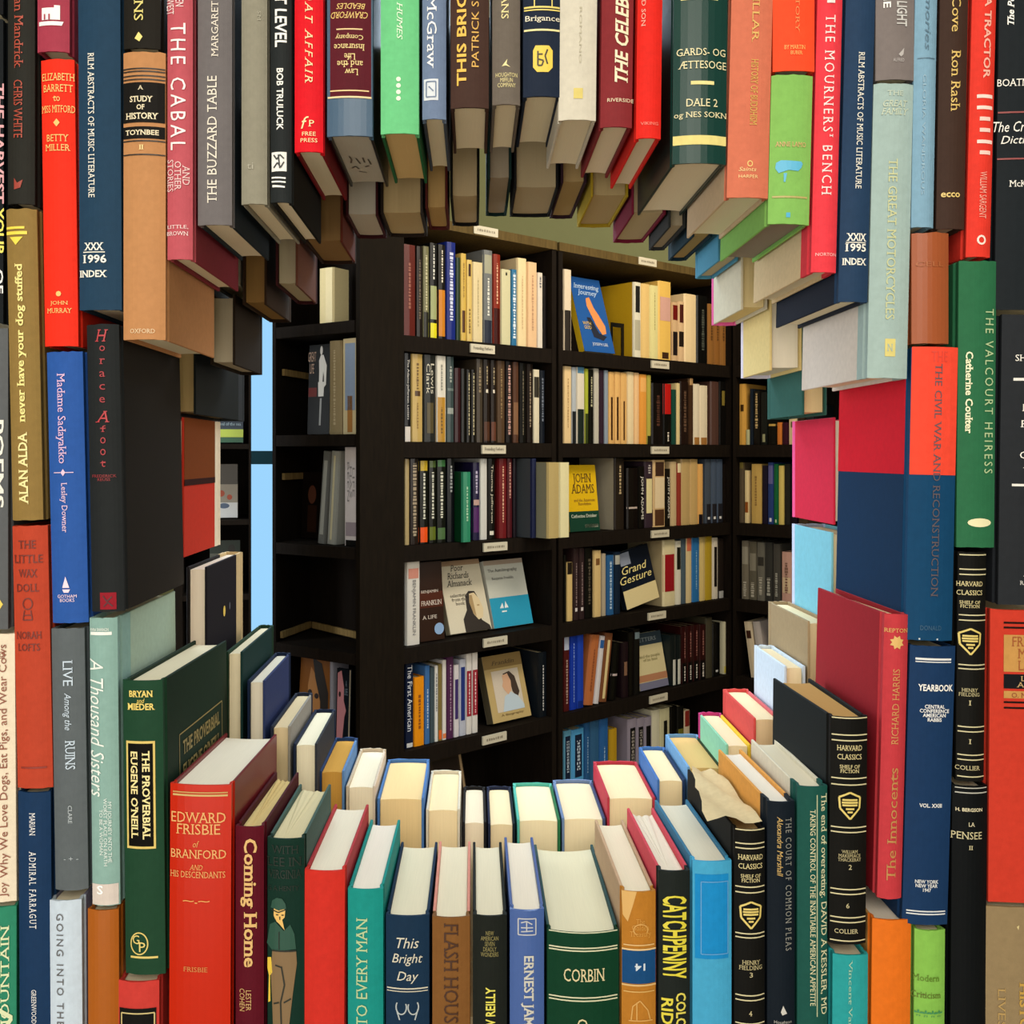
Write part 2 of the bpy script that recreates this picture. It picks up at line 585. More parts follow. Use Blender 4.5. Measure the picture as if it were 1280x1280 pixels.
B(61.5, 108, 438, 778, '2c58a6', 'royal blue book with pink fancy lettering and a small ship mark', 
  [T('Madame Sadayakko', 78, 523, 112, 13, 'd', 'dcb8dc', 'r'), G(strokes([[(69, 590.5), (94, 590.5)]], 1) + [[(81, 586), (84, 590.5), (81, 595), (78, 590.5)]], 'e2c4e0'),
   T('Lesley Downer', 82, 634, 62, 9.5, 'd', 'e2c4e0', 'r'), G([[(84, 720), (89, 734), (80, 734)], [(80, 736), (90, 736), (88, 740), (82, 740)]], 'f0d8ea'), T('GOTHAM\nBOOKS', 86, 747, 24, 9, 'h', 'f0d8ea', 's')], lean=-1.3)
B(66, 109, 783, 1111, '5b6368', 'mid grey book with pale blue mixed lettering reading downward',
  [T('LIVE', 87, 840, 32, 12, 'd', 'c4d6e8', 'r'), T('Among the', 86, 888, 46, 11, 'd', 'c4d6e8', 'i'), T('RUINS', 90, 942, 36, 12, 'd', 'c4d6e8', 'r'), T('CLARE', 90, 1016, 22, 5, 'd', 'b8c4cc', 'r'), T('- + -', 91, 1071, 18, 4, 'h', 'a8b4bc', 's')], lean=-.9)
B(61, 104, 1122, 1460, 'c3d3e4', 'pale ice blue book with thin dark capitals reading downward', 
  [T('GOING INTO THE CITY', 77.5, 1232, 185, 9, 'd', '5a5a5e', 'sw')], lean=-.4, board='8a86a0', D=.14)
B(97.5, 152, -80, 388, '274763', 'tall navy volume with white letters and a 1996 index mark',
  [T('RILM ABSTRACTS OF MUSIC LITERATURE', 116, 158, 180, 8, 'd', 'eceae0', 'r'), T('XXX', 119, 309, 25, 9.5, 'h', 'f0eee4', 'rb'), P(105, 133, 315.3, 316.6, 'e8e6da', 'rule'), T('1996', 120, 324.5, 30, 10.5, 'h', 'f0eee4', 'rb'), T('INDEX', 118, 343, 35, 8.5, 'h', 'f0eee4', 'rb')], lean=-.3, bulge=.003, D=.155)
B(111, 153, 404, 764, '2c3032', 'black book with widely spaced dark red lettering down its spine',
  [T('H', 129, 420, 16, 15, 'h', 'b03038', 'ri')] + [T(c, 130, 436 + 16 * i, 7, 7 if c != 'i' else 9, 'h', 'a02c34', 'r') for i, c in enumerate('orace')] + [T('A', 130, 521, 17, 14, 'h', 'b03038', 'ri')] +
  [T(c, 131, 536 + 14.5 * i, 7, 8, 'h', 'a02c34', 'r') for i, c in enumerate('foot')] + [T('FREDERICK\nREUSS', 132, 597, 30, 8, 'h', '8e2a30', 's'), P(127, 147, 740, 761, '9c2230', 'emblem'), G(strokes([[(131, 744), (136, 751), (142, 745)], [(132, 757), (137, 752), (143, 757)]], 1.5), '4a1a20', 'emblem_line')], lean=-1.1, board='2a241e', D=.165)
B(113, 149.5, 770, 1130, '86aaa4', 'pale grey-green book with large white script reading downward',
  [T('A Thousand Sisters', 123, 908, 172, 18, 'd', 'e8f0ec', 'i'), T('ANNA SHANNON', 125.5, 786, 24, 4, 'h', 'eef4f0', 's'), P(114, 141, 789, 793, 'eef4f0', 'rule'),
   T('MY JOURNEY INTO THE\nWORST PLACE ON EARTH\nTO BE A WOMAN', 134, 1038, 84, 15, 'd', 'e0ecea', 's'), P(115, 149, 1103, 1129, 'd2c8c2', 'paper_patch'), T('S', 127, 1110, 8, 11, 'h', 'ffffff', 'b')], lean=-.6, board='9fb5a4', wrap=.03, D=.155)
B(109.5, 150, 1134, 1470, 'a45a1c', 'plain burnt orange leather book below the grey-green one', lean=-.2, kind='gloss')
# tan and green column
B(154, 201.5, -320, 62, '2b2823', 'black book with gold capitals, cut off by the top edge above the tan one', 
  [T('SONS', 175, 2, 52, 11.5, 'd', 'd8cc78', 'r'), G([[(175, 42), (180, 48), (176, 54), (170, 50)]], 'e8d880')], bulge=.003)
B(153.5, 208, 65, 425, 'b98558', 'tan cloth book with a black title panel and black bands',
  [P(150, 210, 105, 155, '23211f', 'title_panel'), P(150, 210, 160, 175, '23211f', 'title_panel')] + [R(v, '2a2420', 1.6, 0) for v in (88, 91.5, 97, 101.5, 178, 195)] +
  [T('A', 178, 112, 7, 5, 'h', 'e4d8b8', 'r'), T('STUDY', 178.5, 126, 29, 7.5, 'h', 'e4d8b8', 'rb'), T('OF', 178, 136, 10, 6.5, 'h', 'e4d8b8', 'rb'), T('HISTORY', 179, 147, 41, 8, 'h', 'e4d8b8', 'rb'), T('TOYNBEE', 179, 167.5, 42, 6.5, 'h', 'e4d8b8', 'rb'), T('II', 179, 186, 6, 6, 'h', 'e8d090', 'rb'),
   T('OXFORD', 180, 414.5, 31, 5.5, 'h', 'e8cfa8', 'r')], bulge=.004, D=.15)
bryan = B(154, 206.5, 848, 1216, '244c36', 'dark green book with a black and gold title panel',
  [P(159, 196, 925, 1059, 'd8c070', 'panel_border'), T('BRYAN', 178, 866, 30, 8, 'h', 'e8d070', 'rb'), T('and', 178, 874.5, 10, 6, 'h', 'e0c860', 'i'), T('MIEDER', 178, 882, 35, 8, 'h', 'e8d070', 'rb'),
   ('P2', 161.5, 193.5, 928, 1056, '14120e', 'title_panel'), T('THE PROVERBIAL', 185, 992, 110, 9.5, 'd', 'ecdc9c', 'rb'), T("EUGENE O'NEILL", 170, 992, 108, 9.5, 'd', 'ecdc9c', 'rb'),
   G(strokes([ellipse(176, 1177, 11, 13.5, 22)], 1.6), 'd8c470'), T('G', 172, 1172, 9, 11, 'h', 'e0cc78', 's'), T('P', 180, 1181, 8, 12, 'h', 'e0cc78', 's'), R(1194, 'd8c470', 2.6, 8)], lean=-.6, yaw=-3, D=.17, board='21382a')
# gilt frame and title stamped on the dark green book's board
bw, bH = (206.5 - 154) * K / 2 - .0006, (1216 - 848) * K
fr_l = [(.036, bH - .054), (.036, bH - .100), (.152, bH - .100), (.152, bH - .054), (.036, bH - .054)]
V, Fc = [], []
for q in strokes([fr_l], .0012):
    n = len(V)
    V += [(bw + .0005, y, z) for y, z in q]
    Fc.append((n, n + 1, n + 2, n + 3))
link_mesh('board_frame', V, Fc, mat('8c7c48', 'ink'), bryan)
for body, zc in (('THE PROVERBIAL', bH - .067), ("EUGENE O'NEILL", bH - .086)):
    Vt, Ft = text_mesh(body, 'rb')
    link_mesh('board_lettering', [(bw + .0006, .094 + x * .10, zc + y * .012) for x, y in Vt], Ft, mat('8c7c48', 'ink'), bryan)
B(147, 200, 1223, 1560, 'c23c36', 'red book with a black framed label, cut off under the green one', [P(150, 196, 1258, 1300, '1c1c1a', 'label_panel'), G(strokes([[(153, 1300), (153, 1264), (194, 1264), (194, 1300)]], 1.6), 'c8b880', 'label_border')])
# upper rows
B(208.5, 242, -30, 325, 'b85560', 'dusty pink book with white capitals reading downward',
  [T('THE CABAL', 224, 110, 158, 19, 'd', 'f4ecec', 'sw'), T('AND\nOTHER\nSTORIES', 224, 221, 40, 28, 'd', 'e8c8c8', 'r'), T('ALLEN\nKURZWEST', 220, 0, 40, 22, 'd', 'f0dcdc', 's'), T('LITTLE,', 223, 285, 27, 5, 'h', 'f0d8d8', 'r'), T('BROWN', 223, 293, 27, 5, 'h', 'f0d8d8', 'r')], D=.155, board='8e3440')
B(246.5, 291, -110, 282, '6c686a', 'warm grey book with silver capitals reading upward',
  [T('THE BUZZARD TABLE', 266.5, 176, 158, 12, 'u', 'e2dccf', 'r'), T('MARGARET MARON', 270, 12, 122, 8.5, 'u', 'dcd4c8', 'r')], D=.145, board='2a3640')
B(301, 335, -70, 256, '8c897a', 'plain greyish beige book whose lettering has worn away', [T('SM', 325, 22, 12, 4, 'd', 'a6a392', 'r'), T('ti', 314, 209, 8, 8, 'h', 'a8a596', 's')], D=.15)
B(337.5, 365.5, -90, 254, '2f3436', 'narrow black book with bold white lettering and a white square print',
  [T('STREET LEVEL', 352, 4, 114, 15, 'd', 'f0f0ee', 'b'), T('BOB TRULUCK', 351, 126, 77, 8.5, 'd', 'ecece8', 'b'), P(340, 359, 191.5, 215.5, 'eeeeea', 'emblem'), G(strokes([[(343, 195), (347, 201), (351, 195), (356, 200)], [(343, 211), (348, 205), (352, 211), (356, 204)], [(349, 195), (351, 212)]], 1.8), '2f3436', 'emblem_line'),
   G([[(340, 222), (358, 223), (358, 225), (340, 224)], [(340, 227), (358, 228), (358, 230), (340, 229)], [(341, 232), (357, 234), (357, 236), (341, 235)]], 'eeeeea')], D=.155, board='1c1d1e')
B(367.5, 405, -160, 191, 'd81c28', 'vivid red book with pale yellow capitals reading downward',
  [T('THE BOAT AFFAIR', 387, 20, 172, 9.5, 'd', 'f0d0a0', 'riw'), T('f', 382, 155, 10, 15, 'h', 'f4dca8', 'i'), T('P', 390, 156, 7, 8, 'h', 'f4dca8', 'r'), T('FREE', 387, 169, 17, 5, 'h', 'f4dca8', 's'), T('PRESS', 387, 177, 21, 5, 'h', 'f4dca8', 's')], D=.15, board='8a2028')
law = B(408, 466.5, -190, 171, '48617a', 'blue-grey leather volume with a maroon panel of upside-down gold titles',
  [P(413, 464, -100, 124, '6a2330', 'title_panel'), R(38.5, 'e4c890', 1.6, 12), R(115, 'e4c890', 1.6, 4), R(123, 'e8d0a0', 2.2, 1),
   T('CRAWFORD', 437, 21, 46, 8, 'f', 'e4c070', 'ri'), T('BEADLES', 439, 10, 36, 7, 'f', 'e4c070', 'ri'), T('Company', 437, 48, 35, 8, 'f', 'e8d08c', 'r'), T('Insurance', 437, 61, 38, 8, 'f', 'e8d08c', 'r'), T('Life', 438, 73, 14, 8, 'f', 'e8d08c', 'r'), T('and the', 438, 82, 32, 8, 'f', 'e8d08c', 'r'), T('Law', 440, 92, 17, 8, 'f', 'e8d08c', 'r')],
  bulge=.003, D=.15, board='15181c', pages='b8b4a8', kind='gloss')
V, Fc = [], []
for q in strokes([[(-.008, .062), (-.007, .072), (-.009, .082)], [(-.003, .068), (-.001, .084)], [(.003, .066), (.003, .080)], [(.007, .070), (.008, .086)], [(-.010, .098), (-.006, .092), (-.004, .100)], [(.002, .094), (.006, .090)], [(-.005, .108), (.002, .112)]], .0014):
    n = len(V)
    V += [(x, y, .0027) for x, y in q]
    Fc.append((n, n + 1, n + 2, n + 3))
link_mesh('pen_marks', V, Fc, mat('5a5248', 'ink'), law)
B(475, 524.5, -170, 168, '6cc488', 'mint green book with small pale lettering reading downward',
  [T('RICHARD HUMES', 500, -4, 112, 7, 'd', 'd8f0d8', 'ri'), G([ellipse(498.5, 101 + 8 * i, 3, 3, 8) for i in range(4)], 'e0f4dc')], D=.145, board='256840', pages='d6b880')
B(527, 558.5, -190, 150, '6d7f9e', 'slate blue book with white lettering and a white square stamp',
  [T('Phil McGraw', 540, 20, 135, 12, 'd', 'f0f2f4', 'r'), P(530, 548, 100.5, 127, 'd8dfe8', 'emblem'), G(strokes([[(533, 104), (545, 104), (545, 123), (533, 123), (533, 104)], [(536, 110), (542, 116)]], 1.5), '6d7f9e', 'emblem_line')], D=.145, board='4a5464')
B(562.5, 612, -200, 136, '513a33', 'dark brown book with gold capitals reading upward',
  [T('THIS BRIGHT', 577, 34, 150, 12, 'u', 'eab848', 'b'), T('PATRICK SOUTH', 594, 20, 132, 9, 'u', 'd8a84c', 's')], D=.12)
B(614.5, 651, -200, 132, '6a625a', 'taupe book with yellow lettering and a gold bird mark',
  [T('EVANS', 631, 3, 46, 9, 'd', 'e8dc9c', 'r'), G([[(627, 85), (634, 76), (633, 82), (638, 86), (632, 84)]], 'e8dca0'), T('HOUGHTON\nMIFFLIN\nCOMPANY', 633, 102, 27, 18, 'h', 'e0d498', 's')], D=.125)
B(653, 701.5, -210, 122, '28344a', 'navy book with gold rules, cut-off lettering and a yellow oval emblem',
  [R(11, 'e4d070', 2.2, 1), R(14.5, 'e4d070', 1.6, 1), R(39.5, 'e8dca0', 2.4, 1), G([[(667, 0), (668.4, 0), (668.4, 10), (667, 10)], [(689, 0), (690.4, 0), (690.4, 10), (689, 10)]], 'e4d070'), T('Brigance', 678, 26, 43, 9, 'h', 'ece6d0', 'r'),
   G([[(669, 59), (686, 59), (690.5, 65), (690.5, 86), (685, 92), (671, 92), (666, 86), (666, 65)]], 'e8c848'), G(strokes([[(672, 66), (672, 84), (677, 84), (679, 78), (672, 76)], [(671, 70), (678, 70)], [(684, 64), (681, 72), (684, 82)]], 2), '3a3420', 'emblem_line')], bulge=.003, D=.13)
B(699, 747.5, -190, 151, 'cfcabb', 'cream white book with a tiny gilt mark, between navy and maroon ones',
  [P(716.5, 728, 112, 125, 'd8c878', 'emblem'), T('ROMANO', 725, 46, 70, 3, 'd', 'b8b29c', 's')], lean=.6, D=.135)
B(751.5, 793, -170, 160, '8c3136', 'maroon book with cream slanted capitals reading upward',
  [T('THE CELEBRATION', 777, 10, 190, 17, 'u', 'f0e0c0', 'rbi'), T('RIVERSIDE', 775, 127, 33, 4.5, 'h', 'ecd8b8', 's')], lean=.8, D=.145)
B(796, 829, -190, 174, 'dc2a22', 'narrow bright red book with faint silver print, beside the embossed green volume',
  [T('FATHER AND SON', 804, -10, 90, 5, 'd', 'f0b0a0', 'r'), T('VIKING', 811, 156, 22, 4, 'h', 'ec8878', 's')], lean=.7, D=.15)
B(841, 910, -190, 206, '1b4640', 'thick bottle green leather volume with gold rules and capitals',
  [T('GARDS- OG', 875.5, 68, 61, 9, 'h', 'e4dcb0', 'r'), T('\u00c6TTESOGE', 877, 84, 60, 9.5, 'h', 'e4dcb0', 'r'), P(862, 891, 104, 108.5, 'e8dc98', 'rule'), P(850, 896, 0, 3, 'e8dc98', 'rule'), T('DALE 2', 876, 131, 39, 9.5, 'h', 'e4dcb0', 'r'), T('og NES SOKN', 875, 147, 66, 9, 'h', 'e4dcb0', 'r'), P(836, 912, 171.5, 183, 'e0d488', 'band')], lean=.5, bulge=.005, D=.17, kind='gloss', board='16302c')
B(912, 965.5, -140, 248, 'cc7258', 'salmon red book with ornate gold lettering reading downward',
  [T('FROM PILLAR', 944, -10, 130, 9, 'd', 'd8b060', 'r'), T('HISTORY OF BUDDHISM', 941, 117, 82, 9, 'd', 'd0a850', 'r'), G(strokes([ellipse(936, 206, 3, 3.4, 10)], 1.2), 'e8c878'), T('Saints', 933, 213, 22, 5, 'h', 'ecd090', 'i'), T('HARPER', 934, 222, 24, 4, 'h', 'ecd090', 's')], lean=1.4, D=.15, board='c8b090')
B(961, 1014.5, 93, 281, '82b85e', 'lime green book with a sky blue splash on its spine',
  [T('ANNE LAMO', 987, 182, 38, 6, 'h', 'd8a878', 'r'), G([[(969, 205), (975, 202), (1000, 203), (1002, 206), (1000, 211), (996, 215), (984, 214), (972, 218), (968, 212)], [(978, 218), (982, 218), (980, 229), (978, 229)]], '5cb4dc'), R(247.5, 'b4a868', 2.4, 4), P(981, 986, 267, 273, '5cb4dc', 'mark')], lean=1.5, D=.155, pages='8c8478')
B(965, 1019, -270, 90, 'f04e2c', 'bright orange-red book with gold print at the top edge above the lime green',
  [T('HISTORY', 995, 10, 66, 5, 'd', 'e8884c', 'r'), T('BY MARTIN', 992, 61, 26, 5, 'h', 'ecb060', 'r'), T('BUBER', 994, 68, 15, 4.5, 'h', 'ecb060', 'r')])
B(1017.5, 1050.5, -60, 341, 'e23e4a', 'pink-red book with white capitals and fawn boards',
  [T("THE MOURNERS' BENCH", 1034, 133, 224, 12.5, 'd', 'f4dcdc', 'rw'), T('I', 1037, 1, 10, 10, 'h', 'f4dcdc', 's'), T('NORTON', 1031, 319, 26, 4, 'h', 'f4c0c0', 's')], lean=1.4, D=.165, board='d8c096', wrap=.026)
B(1052.5, 1091, -80, 378, '2b4668', 'tall navy volume with white letters and a 1995 index mark',
  [T('RILM ABSTRACTS OF MUSIC LITERATURE', 1073, 152, 170, 7.5, 'd', 'eceae0', 'r'), T('XXIX', 1069, 297.5, 25, 9.5, 'h', 'f0eee4', 'rb'), P(1056, 1081, 303.4, 304.6, 'e8e6da', 'rule'), T('1995', 1068, 310.5, 26, 10, 'h', 'f0eee4', 'rb'), T('INDEX', 1066.5, 328, 30, 8.5, 'h', 'f0eee4', 'rb')], lean=1.5, bulge=.003, D=.165, board='222c40')
B(1094, 1144, -260, 101, '7a7271', 'taupe grey book with cut-off white lettering above the pale blue-grey one',
  [T('THE QUIET LIGHT', 1124, -10, 90, 16, 'd', 'c8c8c8', 'b'), T('HOME', 1107, -12, 48, 9, 'd', 'e8e8e8', 'b'), G([[(1121, 70), (1128, 62), (1127, 70), (1124, 73)]], 'b8b4b4'), T('ALFRED', 1121, 77, 14, 4, 'h', 'b8b4b4', 's')], lean=.2)
B(1087, 1138.5, 104, 473, '9fb6b4', 'pale blue-grey book with faded gilt lettering and grey boards',
  [T('THE', 1117, 118, 20, 6, 'h', 'c0ccbc', 'r'), T('GREAT\nFAMILY', 1117, 136, 34, 18, 'h', 'c4ceb8', 'ri'), T('THE GREAT MOTORCYCLES', 1112, 300, 200, 11, 'd', 'c8cc9c', 'r'), P(1104, 1117, 424, 446, 'd8cc80', 'emblem'), T('N', 1110, 435, 7, 9, 'h', '9fb6b4', 'r')], lean=1.3, D=.16, board='d2c8be', wrap=.022)
B(1141, 1170.5, -80, 285, '7ea5bf', 'narrow powder blue book with worn dark lettering',
  [T('Memories', 1158, 15, 100, 7, 'd', '55748a', 'i'), R(74.5, '55748a', 1, 3), T('GLORIA WANDROUS', 1152, 170, 150, 4, 'd', '8fb0c4', 's')], lean=1.0)
B(1172.5, 1209.5, -110, 287, '4b372f', 'dark brown book with gold roman lettering reading downward',
  [T('The Cove', 1193, 0, 84, 11, 'd', 'd8b868', 'r'), T('Ron Rash', 1192, 103, 76, 11.5, 'd', 'd8b868', 'r'), T('ecco', 1186, 245, 23, 6, 'h', 'e0c478', 'b')], lean=1.0)
B(1138.5, 1186.5, 290, 430, '9c5330', 'short chestnut leather book between the blue spines and the red-and-navy one', [T('CELL', 1160, 331, 34, 6, 'h', 'a86238', 'r')], bulge=.004, kind='gloss')
B(1134.5, 1194.5, 433, 800, '164a74', 'thick two-tone book, coral red above and navy below', 
  [P(1130, 1202, 434, 593.5, 'ea4a36', 'upper_panel'), T('THE', 1172, 446, 20, 13, 'h', 'd84232', 'r'), T('THE CIVIL WAR AND RECONSTRUCTION', 1168, 600, 290, 9, 'd', '5a5058', 'r'), T('DONALD', 1161, 784, 26, 6, 'h', '3a6080', 's'), G([[(1146, 797), (1148, 797), (1148, 799), (1146, 799)], [(1168, 797), (1170, 797), (1170, 799), (1168, 799)]], 'c8d0d8')],
  lean=1.2, D=.155, board='0d3860', board_split=(593.5, 'cc1026'))
B(1131.5, 1190, 805, 1154, '1e3f6b', 'navy yearbook with silver capitals and a double silver rule at its top',
  [R(823, 'e0e2e4', 2.6, 6), R(826.5, 'd0d4d8', 1.4, 6), T('YEARBOOK', 1168, 858.5, 44, 8.5, 'h', 'f0f0ee', 'b'), T('CENTRAL\nCONFERENCE\nAMERICAN\nRABBIS', 1166, 890, 37, 21, 'h', 'e4e6e8', 'b'), T('VOL. XXIII', 1161, 1005, 28, 5, 'h', 'e4e6e8', 'b'), T('NEW YORK\nNEW YEAR\n1947', 1156, 1105, 29, 15, 'h', 'd8dce0', 'b'), R(1137, 'd8dce0', 1.6, 4), R(1140.5, 'd8dce0', 1.6, 4)], lean=1.7, bulge=.003)
B(1141, 1181, 1159, 1500, '82ba52', 'lime green book with brown lettering in the bottom corner below the yearbook',
  [T('Modern', 1156, 1220, 32, 8, 'h', '5a7a20', 'r'), T('Criticism', 1156, 1241, 36, 8, 'h', '5a6a20', 'r'), T('****', 1159, 1265, 34, 10, 'h', '3a8a5a', 'b')], lean=.4)
B(1211, 1243, -70, 322, 'dc3a2e', 'coral red book with white bars and a ring mark near its foot',
  [T('BUY A TRACTOR', 1232, 30, 140, 9, 'd', 'f0b0a0', 'b')] + [P(1219, 1239, v - 2.2, v + 2.2, 'f4d8d0', 'bar') for v in (122, 136, 178.5)] + [P(1222, 1236, v - 2.4, v + 2.4, 'f2ccc4', 'bar') for v in (150, 164, 192)] + [T('WILLIAM SARGENT', 1226, 245, 58, 9, 'd', 'f0a898', 's'), G(strokes([ellipse(1224, 301, 4.6, 5, 14)], 2.4), 'f6e0d8')], lean=1.4)
B(1196, 1245, 325, 684, '2c6a48', 'emerald green book with pale capitals and a second name in white',
  [T('THE VALCOURT HEIRESS', 1234, 489, 205, 11.5, 'd', 'b4cc9c', 'sw'), T('Catherine Coulter', 1209, 491, 102, 8.5, 'd', 'f0ecc8', 'rb'), G([ellipse(1222, 653, 15, 5.5, 16)], 'e8e2b8', 'emblem')], lean=.5)
B(1245.5, 1340, -60, 388, '262d33', 'wide black dictionary with white serif lettering at the upper frame edge',
  [T('The Penguin', 1263, 2, 62, 10, 'u', 'f0f0ec', 'rbi'), T('BOATNER', 1271, 105, 50, 9, 'h', 'eceae4', 'r'), R(142, '8c4040', 2, 0), T('The Cromwell', 1279, 160, 76, 13, 'h', 'eceae4', 'i'), T('Dictionary', 1281, 178, 62, 13, 'h', 'eceae4', 'i'), R(200, '8c4040', 2, 0), T('McKAY', 1277, 231, 35, 8, 'h', 'eceae4', 'r')], lean=.9)
B(1249, 1340, 392, 756, '30343a', 'wide charcoal volume with white capitals between two white rules at the edge',
  [T('SHAW', 1284, 448, 34, 8, 'h', 'eceae4', 'r'), P(1265, 1335, 473, 476.5, 'e4e4e0', 'rule'), P(1263, 1335, 605, 608, 'e4e4e0', 'rule'), T('FOUR', 1292, 510, 34, 9, 'h', 'eceae4', 'r'), T('PLAYS', 1294, 530, 42, 9, 'h', 'eceae4', 'r'), T('BY', 1286, 550, 14, 9, 'h', 'eceae4', 'r'), T('COME', 1292, 569, 40, 9, 'h', 'eceae4', 'r'), T('WELL', 1296, 589, 40, 9, 'h', 'eceae4', 'r'), T('A', 1279, 717, 6, 6, 'h', 'd4d4d0', 'r'), T('RANDOM', 1288, 728, 32, 5, 'h', 'd4d4d0', 'r')], lean=.8)
B(1195, 1232, 688, 975, '1c1c1a', 'black set volume with gilt rules and a gold shield, highest of the four alike',
  [R(v, 'd0c8a0', 1.4, 1) for v in (693, 711, 717.5, 768, 774.5, 830, 835, 907, 913, 942, 948, 969)] + [T('HARVARD', 1210, 729, 31, 6, 'h', 'd8cc98', 'r'), T('CLASSICS', 1210, 740, 30, 6, 'h', 'd8cc98', 'r'), T('SHELF OF\nFICTION', 1210, 754.5, 24, 9, 'h', 'd8cc98', 'r'), G(shield(1210, 801, 25, 32), 'd8c470'), T('HENRY\nFIELDING', 1209, 864, 24, 10, 'h', 'b8ae84', 'r'), T('1', 1209, 877, 3, 6, 'h', 'c8be94', 'r'), T('1', 1209, 925, 3, 6, 'h', 'c8be94', 'r'), T('COLLIER', 1207.5, 958, 29, 5.5, 'h', 'c8be94', 'r')], lean=.6, bulge=.004)
B(1188, 1233.5, 979, 1340, '15191c', 'black book with small gilt lettering only in its top third, under the shield volume',
  [R(983, 'b8b8b0', 1.2, 2), R(989, 'b8b8b0', 1.4, 2), T('H. BERGSON', 1209, 1010, 32, 4.5, 'h', 'd8d0b0', 'b'), T('LA', 1211, 1028, 8, 5, 'h', 'd8d0b0', 'r'), T('PENSEE', 1206, 1042, 37, 9, 'h', 'c8c098', 'r'), T('II', 1210, 1057, 5, 5, 'h', 'c8c098', 'r')], lean=.5, bulge=.004)
B(1235.5, 1340, 760, 1127, 'c43a2a', 'wide orange-red volume with tan and black labels at the frame edge',
  [P(1253, 1345, 793, 839, 'c09050', 'title_panel'), T('FRIEND\nMAN\nLAW', 1284, 816, 44, 42, 'h', '9c5428', 'r'), P(1253, 1345, 842, 860, '1e2026', 'title_panel'), T('LORD\nADAMS', 1288, 851, 40, 14, 'h', 'c0a070', 'r'), P(1253, 1345, 863, 872, 'c09050', 'title_panel'), T('O. MARTIN', 1284, 868, 44, 6, 'h', '8c4424', 'r')] + [P(1253, 1345, v - 1.2, v + 1.2, '2a1a18', 'rule') for v in (778, 784, 877, 884)], lean=.4, bulge=.003)
B(1231, 1340, 1130, 1480, '8f7c5c', 'wide beige volume with worn gold lettering in the bottom corner', [T('LIVES', 1250, 1258, 50, 9, 'd', 'b0925a', 'r'), T('HISTORY', 1277, 1270, 90, 12, 'd', 'c09a48', 'rb'), G([[(1268, 1156), (1271, 1154), (1270, 1160)]], 'd8c890', 'scuff')])
# lower rows
B(210.5, 290, 978, 1345, 'be2408', 'thick red book with gilt capitals, the widest spine of the lower row',
  [R(989, 'c09858', 1.6, 4), R(992.5, 'c8a868', 2.4, 4), T('EDWARD', 249, 1020, 69, 13, 'h', 'e0a868', 'r'), T('FRISBIE', 249, 1034.5, 56, 13, 'h', 'e0a868', 'r'), T('of', 247, 1053, 8, 8, 'h', 'dc9c58', 'i'), T('BRANFORD', 249, 1065.5, 70, 11, 'h', 'e0a868', 'r'), T('AND', 247, 1082, 17, 6.5, 'h', 'dc9c58', 'ri'), T('HIS DESCENDANTS', 248, 1091, 70, 8, 'h', 'dca060', 'r'), T('~.~', 247, 1125, 34, 4, 'h', 'dc9c58', 'b'), T('FRISBIE', 246, 1209, 31, 6, 'h', 'cc8448', 'r')], lean=.3, yaw=-3, D=.145, board='7e2028', pages='ece4d0', kind='gloss')
B(293.5, 331, 1030, 1390, '6a1628', 'wine red book with broad gilt lettering reading downward',
  [T('Coming Home', 312, 1126, 160, 21, 'd', 'd8b070', 'rb'), T('LESTER\nCOHEN', 308, 1247, 28, 15, 'd', 'c8a068', 's')], yaw=-1.8, D=.135, board='5a2028', pages='d8c084', rough_top=.004)
B(333.5, 381.5, 1045, 1400, '173a30', 'dark green book with a stamped soldier picture on its spine',
  [T('WITH', 357, 1060, 34, 10, 'h', '0e2018', 'r'), T('LEE IN', 356, 1075, 44, 11, 'h', '0e2018', 'r'), T('VIRGINIA', 357, 1090.5, 42, 11, 'h', '0e2018', 'r'), T('G A HENTY', 355, 1108, 40, 6, 'h', '0e2018', 'r'),
   G([[(343, 1134), (358, 1134), (357, 1144), (354, 1147), (357, 1160), (350, 1152), (347, 1150), (343, 1143)]], 'e0b868', 'face_print'),
   G([[(339, 1133), (341, 1124), (347, 1120), (354, 1121), (358, 1127), (359, 1133), (350, 1136)], [(338, 1154), (345, 1150), (356, 1161), (364, 1153), (369, 1165), (371, 1184), (341, 1186), (333.8, 1178)]], '1e4a3c', 'cap_and_coat_print'), G(strokes([[(340, 1135), (349, 1138), (359, 1134)], [(346, 1141), (349, 1141)], [(353, 1141), (356, 1141)], [(351, 1143), (351, 1147)], [(350, 1162), (350, 1184)]], 1.4), '16241c', 'face_line'),
   G([[(341, 1187), (355, 1187), (354, 1235), (352, 1284), (342, 1284), (341, 1250), (339, 1215)], [(355, 1187), (371, 1186), (372, 1202), (367, 1240), (362, 1284), (352, 1284), (354, 1235)]], '7c6444', 'trousers_print'),
   G([[(334.5, 1196), (339.5, 1195), (341, 1214), (338, 1218), (338.5, 1250), (335.5, 1252), (336.5, 1218), (334.5, 1210)]], 'e0c040', 'sword_print'),
   G(strokes([[(353, 1205), (357, 1228), (352, 1250), (353, 1280)], [(345, 1204), (353, 1206)], [(341, 1186), (371, 1186)], [(343, 1252), (350, 1250)], [(356, 1250), (365, 1245)]], 2), '22241a', 'fold_print')], yaw=-1.2, D=.13, board='46605a', pages='d8cca4', rough_top=.002)
B(379, 431.5, 1085, 1440, 'c62f26', 'plain tomato red book with no lettering', yaw=-1.2, D=.15, board='b03a40', lean=.3, pages='ece2cc')
B(434, 480, 1108, 1460, '1a8c86', 'teal book with faded gilt capitals reading upward',
  [T('TO EVERY MAN', 453, 1212, 134, 14, 'u', 'b0c898', 'r')], yaw=-1, D=.15, pages='ece4d4')
